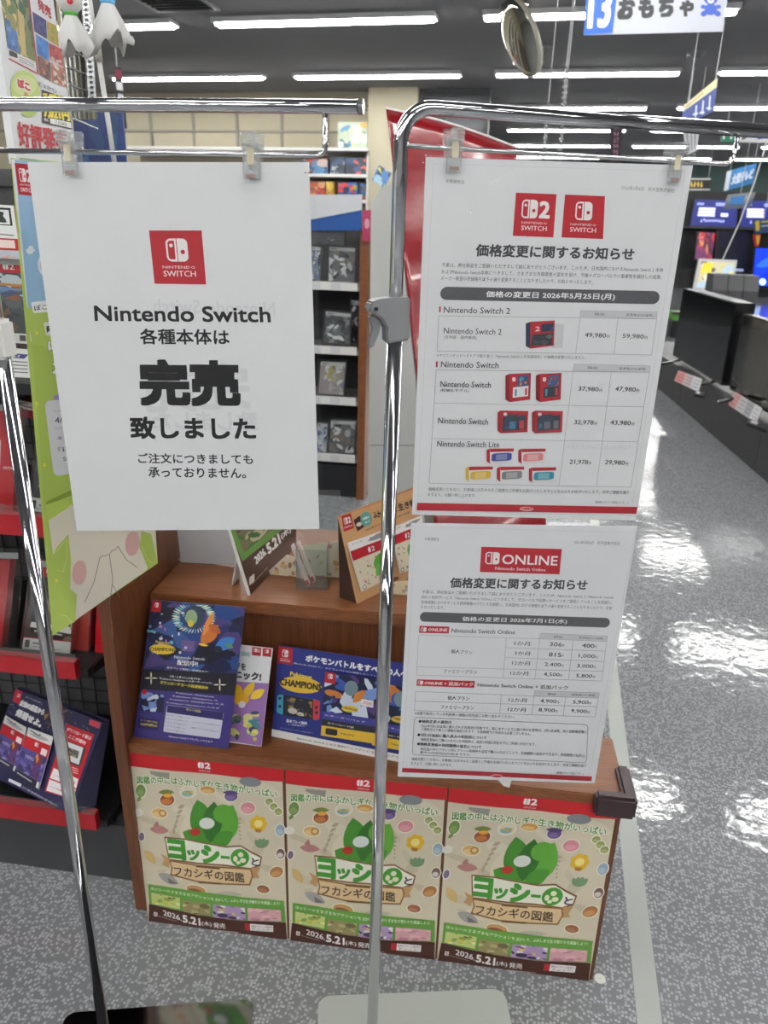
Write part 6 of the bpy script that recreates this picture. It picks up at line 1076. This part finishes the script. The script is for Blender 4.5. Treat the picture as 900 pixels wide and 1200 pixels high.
# slanting cord in front of the screens and glittering hanging strips
for lb, pts, Y, r_ in (('pale cord slanting down before the blue screens', [(897, 172), (884, 214), (866, 262), (846, 306)], 9.1, .006),):
    t = MB().tube([V((atY(*pts[0], Y).x, Y, CEIL - .001))] + [atY(x, y, Y) for x, y in pts], r_, 6).build('cord', WHITEPLASTIC); tag(t, lb, 'cord')
GLIT = clear('glitter film', (220, 224, 226), .3, .15, 1., 120, .2)
for lb, x0, y0, x1, y1, Y in (('glittering clear twisted strip hanging above the chrome bar', 664, 76, 660, 128, 5.5), ('glittering strip under the chrome bar, left of its twin', 641, 138, 637, 186, 6.5), ('glittering strip under the chrome bar, right of its twin', 660, 138, 655, 188, 6.3)):
    a, b = atY(x0, y0, Y), atY(x1, y1, Y); N_ = 60; vs = []
    for i in range(N_ + 1): an = i * .42; c = a + (b - a) * (i / N_); o_ = V((math.cos(an), math.sin(an), 0)) * .02; vs += [c - o_, c + o_]
    m = MB(); m.add(vs, [(2 * i, 2 * i + 1, 2 * i + 3, 2 * i + 2) for i in range(N_)]); t = thing('hanging_strip', lb, 'decoration', b, 'glittering hanging strips'); m.build('strip', GLIT, t, smooth=True, solid=.002); MB().tube([a, V((a.x, a.y, CEIL - .001))], .0025, 6).build('cord', STR, t)
# convex mirror
mc = onz(612, 4, CEIL); Ym = mc.y; c_ = atY(609, 44, Ym); r0 = 36 / FPX * (c_ - CAM).length
vdir = (CAM - c_).normalized(); md = c2w(V((-.87, .49, 0))); md = (md - vdir * md.dot(vdir)).normalized(); nm = (vdir * .40 + md * .92).normalized(); MFm = Fr(c_, nm.orthogonal(), None, nm); MFm = Fr(c_, MFm.u, nm.cross(MFm.u), nm)
t = thing('security_mirror', 'round convex security mirror hanging from the ceiling', 'mirror', c_)
MB().lathe(MFm, [(r0 * math.cos(a), r0 * .2 * math.sin(a)) for a in [i * math.pi / 2 / 12 for i in range(12)]] + [(.0005, r0 * .2)], 40).build('dome', mat('mirror', (170, 168, 160), .04, 1.), t, smooth=True)
MB().lathe(MFm, [(r0 * .98, -.03), (r0 * 1.03, -.03), (r0 * 1.04, .008), (r0 * .99, .012)], 40).build('rim', mat('cream rim', (200, 196, 180), .4), t, smooth=True); MB().lathe(MFm, [(.001, -.06), (r0 * .5, -.055), (r0 * .98, -.03)], 30).build('back_shell', mat('grey shell', (120, 120, 118), .5), t, smooth=True)
tp_ = onp(612, 12, c_, V((0, 1, 0))); MB().tube([c_ - nm * .05, tp_, V((tp_.x, tp_.y, CEIL - .01))], .014, 10).build('rod', STEEL, t, smooth=True); MB().lathe(Fr((tp_.x, tp_.y, CEIL - .012), (1, 0, 0), (0, 1, 0), (0, 0, 1)), [(.001, 0), (.06, 0), (.06, .012)], 20).build('ceiling_plate', STEEL, t)
# camera
c0 = onz(640, 53, CEIL); t = thing('security_camera', 'small dark security camera on a ceiling bracket right of the round mirror', 'camera', c0); G_ = mat('dark grey metal', (116, 117, 120), .4)
MB().lathe(Fr(c0 - V((0, 0, .02)), (1, 0, 0), (0, 1, 0), (0, 0, 1)), [(.001, 0), (.08, 0), (.08, .02)], 20).build('ceiling_plate', G_, t); e_ = atY(640, 70, c0.y); MB().tube([c0, V((c0.x, c0.y, e_.z))], .014, 10).build('bracket', G_, t); cc = V((c0.x, c0.y, e_.z)); ax = c2w(V((-.8, .55, .1))).normalized(); MB().tube([cc - ax * -.02, cc + ax * .17], .03, 14).build('body', G_, t, smooth=True); MB().tube([cc + ax * .168, cc + ax * .176], .022, 14).build('lens', BLACK, t)
# smoke detector
c0 = onz(816, 61, CEIL); t = thing('smoke_detector', 'small grey smoke detector on the ceiling right of the camera', 'smoke detector', c0); MB().lathe(Fr(c0, (1, 0, 0), (0, 1, 0), (0, 0, 1)), [(.001, -.07), (.05, -.065), (.07, -.03), (.1, -.028), (.1, -.001)], 22).build('body', G_, t, smooth=True); MB().tube([c0 + V((-.12, 0, -.005)), c0 + V((-.12, 0, -.09))], .006, 8).build('lamp_stem', G_, t)
# air diffuser in the ceiling
p4 = [onz(x, y, CEIL) for x, y in ((187, -12), (228, -12), (214, 14), (206, 14))]; c0 = onz(205, 2, CEIL); t = thing('air_diffuser', 'dark linear air diffuser in the ceiling at the upper left edge', 'air diffuser', c0); F = Fr(c0, E1, E2, (0, 0, 1))
MB().box(F, (-.35, -.3, -.02), (.35, -.26, -.001)).box(F, (-.35, .26, -.02), (.35, .3, -.001)).box(F, (-.35, -.26, -.02), (-.31, .26, -.001)).box(F, (.31, -.26, -.02), (.35, .26, -.001)).build('frame', mat('grey vent frame', (140, 140, 142), .5), t); MB().box(F, (-.31, -.26, -.004), (.31, .26, -.001)).build('throat', BLACK, t)
for k in range(5): MB().box(F, (-.31, -.2 + .1 * k, -.018), (.31, -.185 + .1 * k, -.005)).build('slat', DARKGREY, t)
# sticker on the floor
c0 = onz(703, 1147, .0); t = MB().lathe(Fr(c0, (1, 0, 0), (0, 1, 0), (0, 0, 1)), [(.001, .0012), (.0105, .0012), (.011, .0002)], 20).build('floor_sticker', mat('pale sticker', (206, 208, 198), .5)); tag(t, 'small round pale sticker on the floor by the kiosk corner', 'sticker')
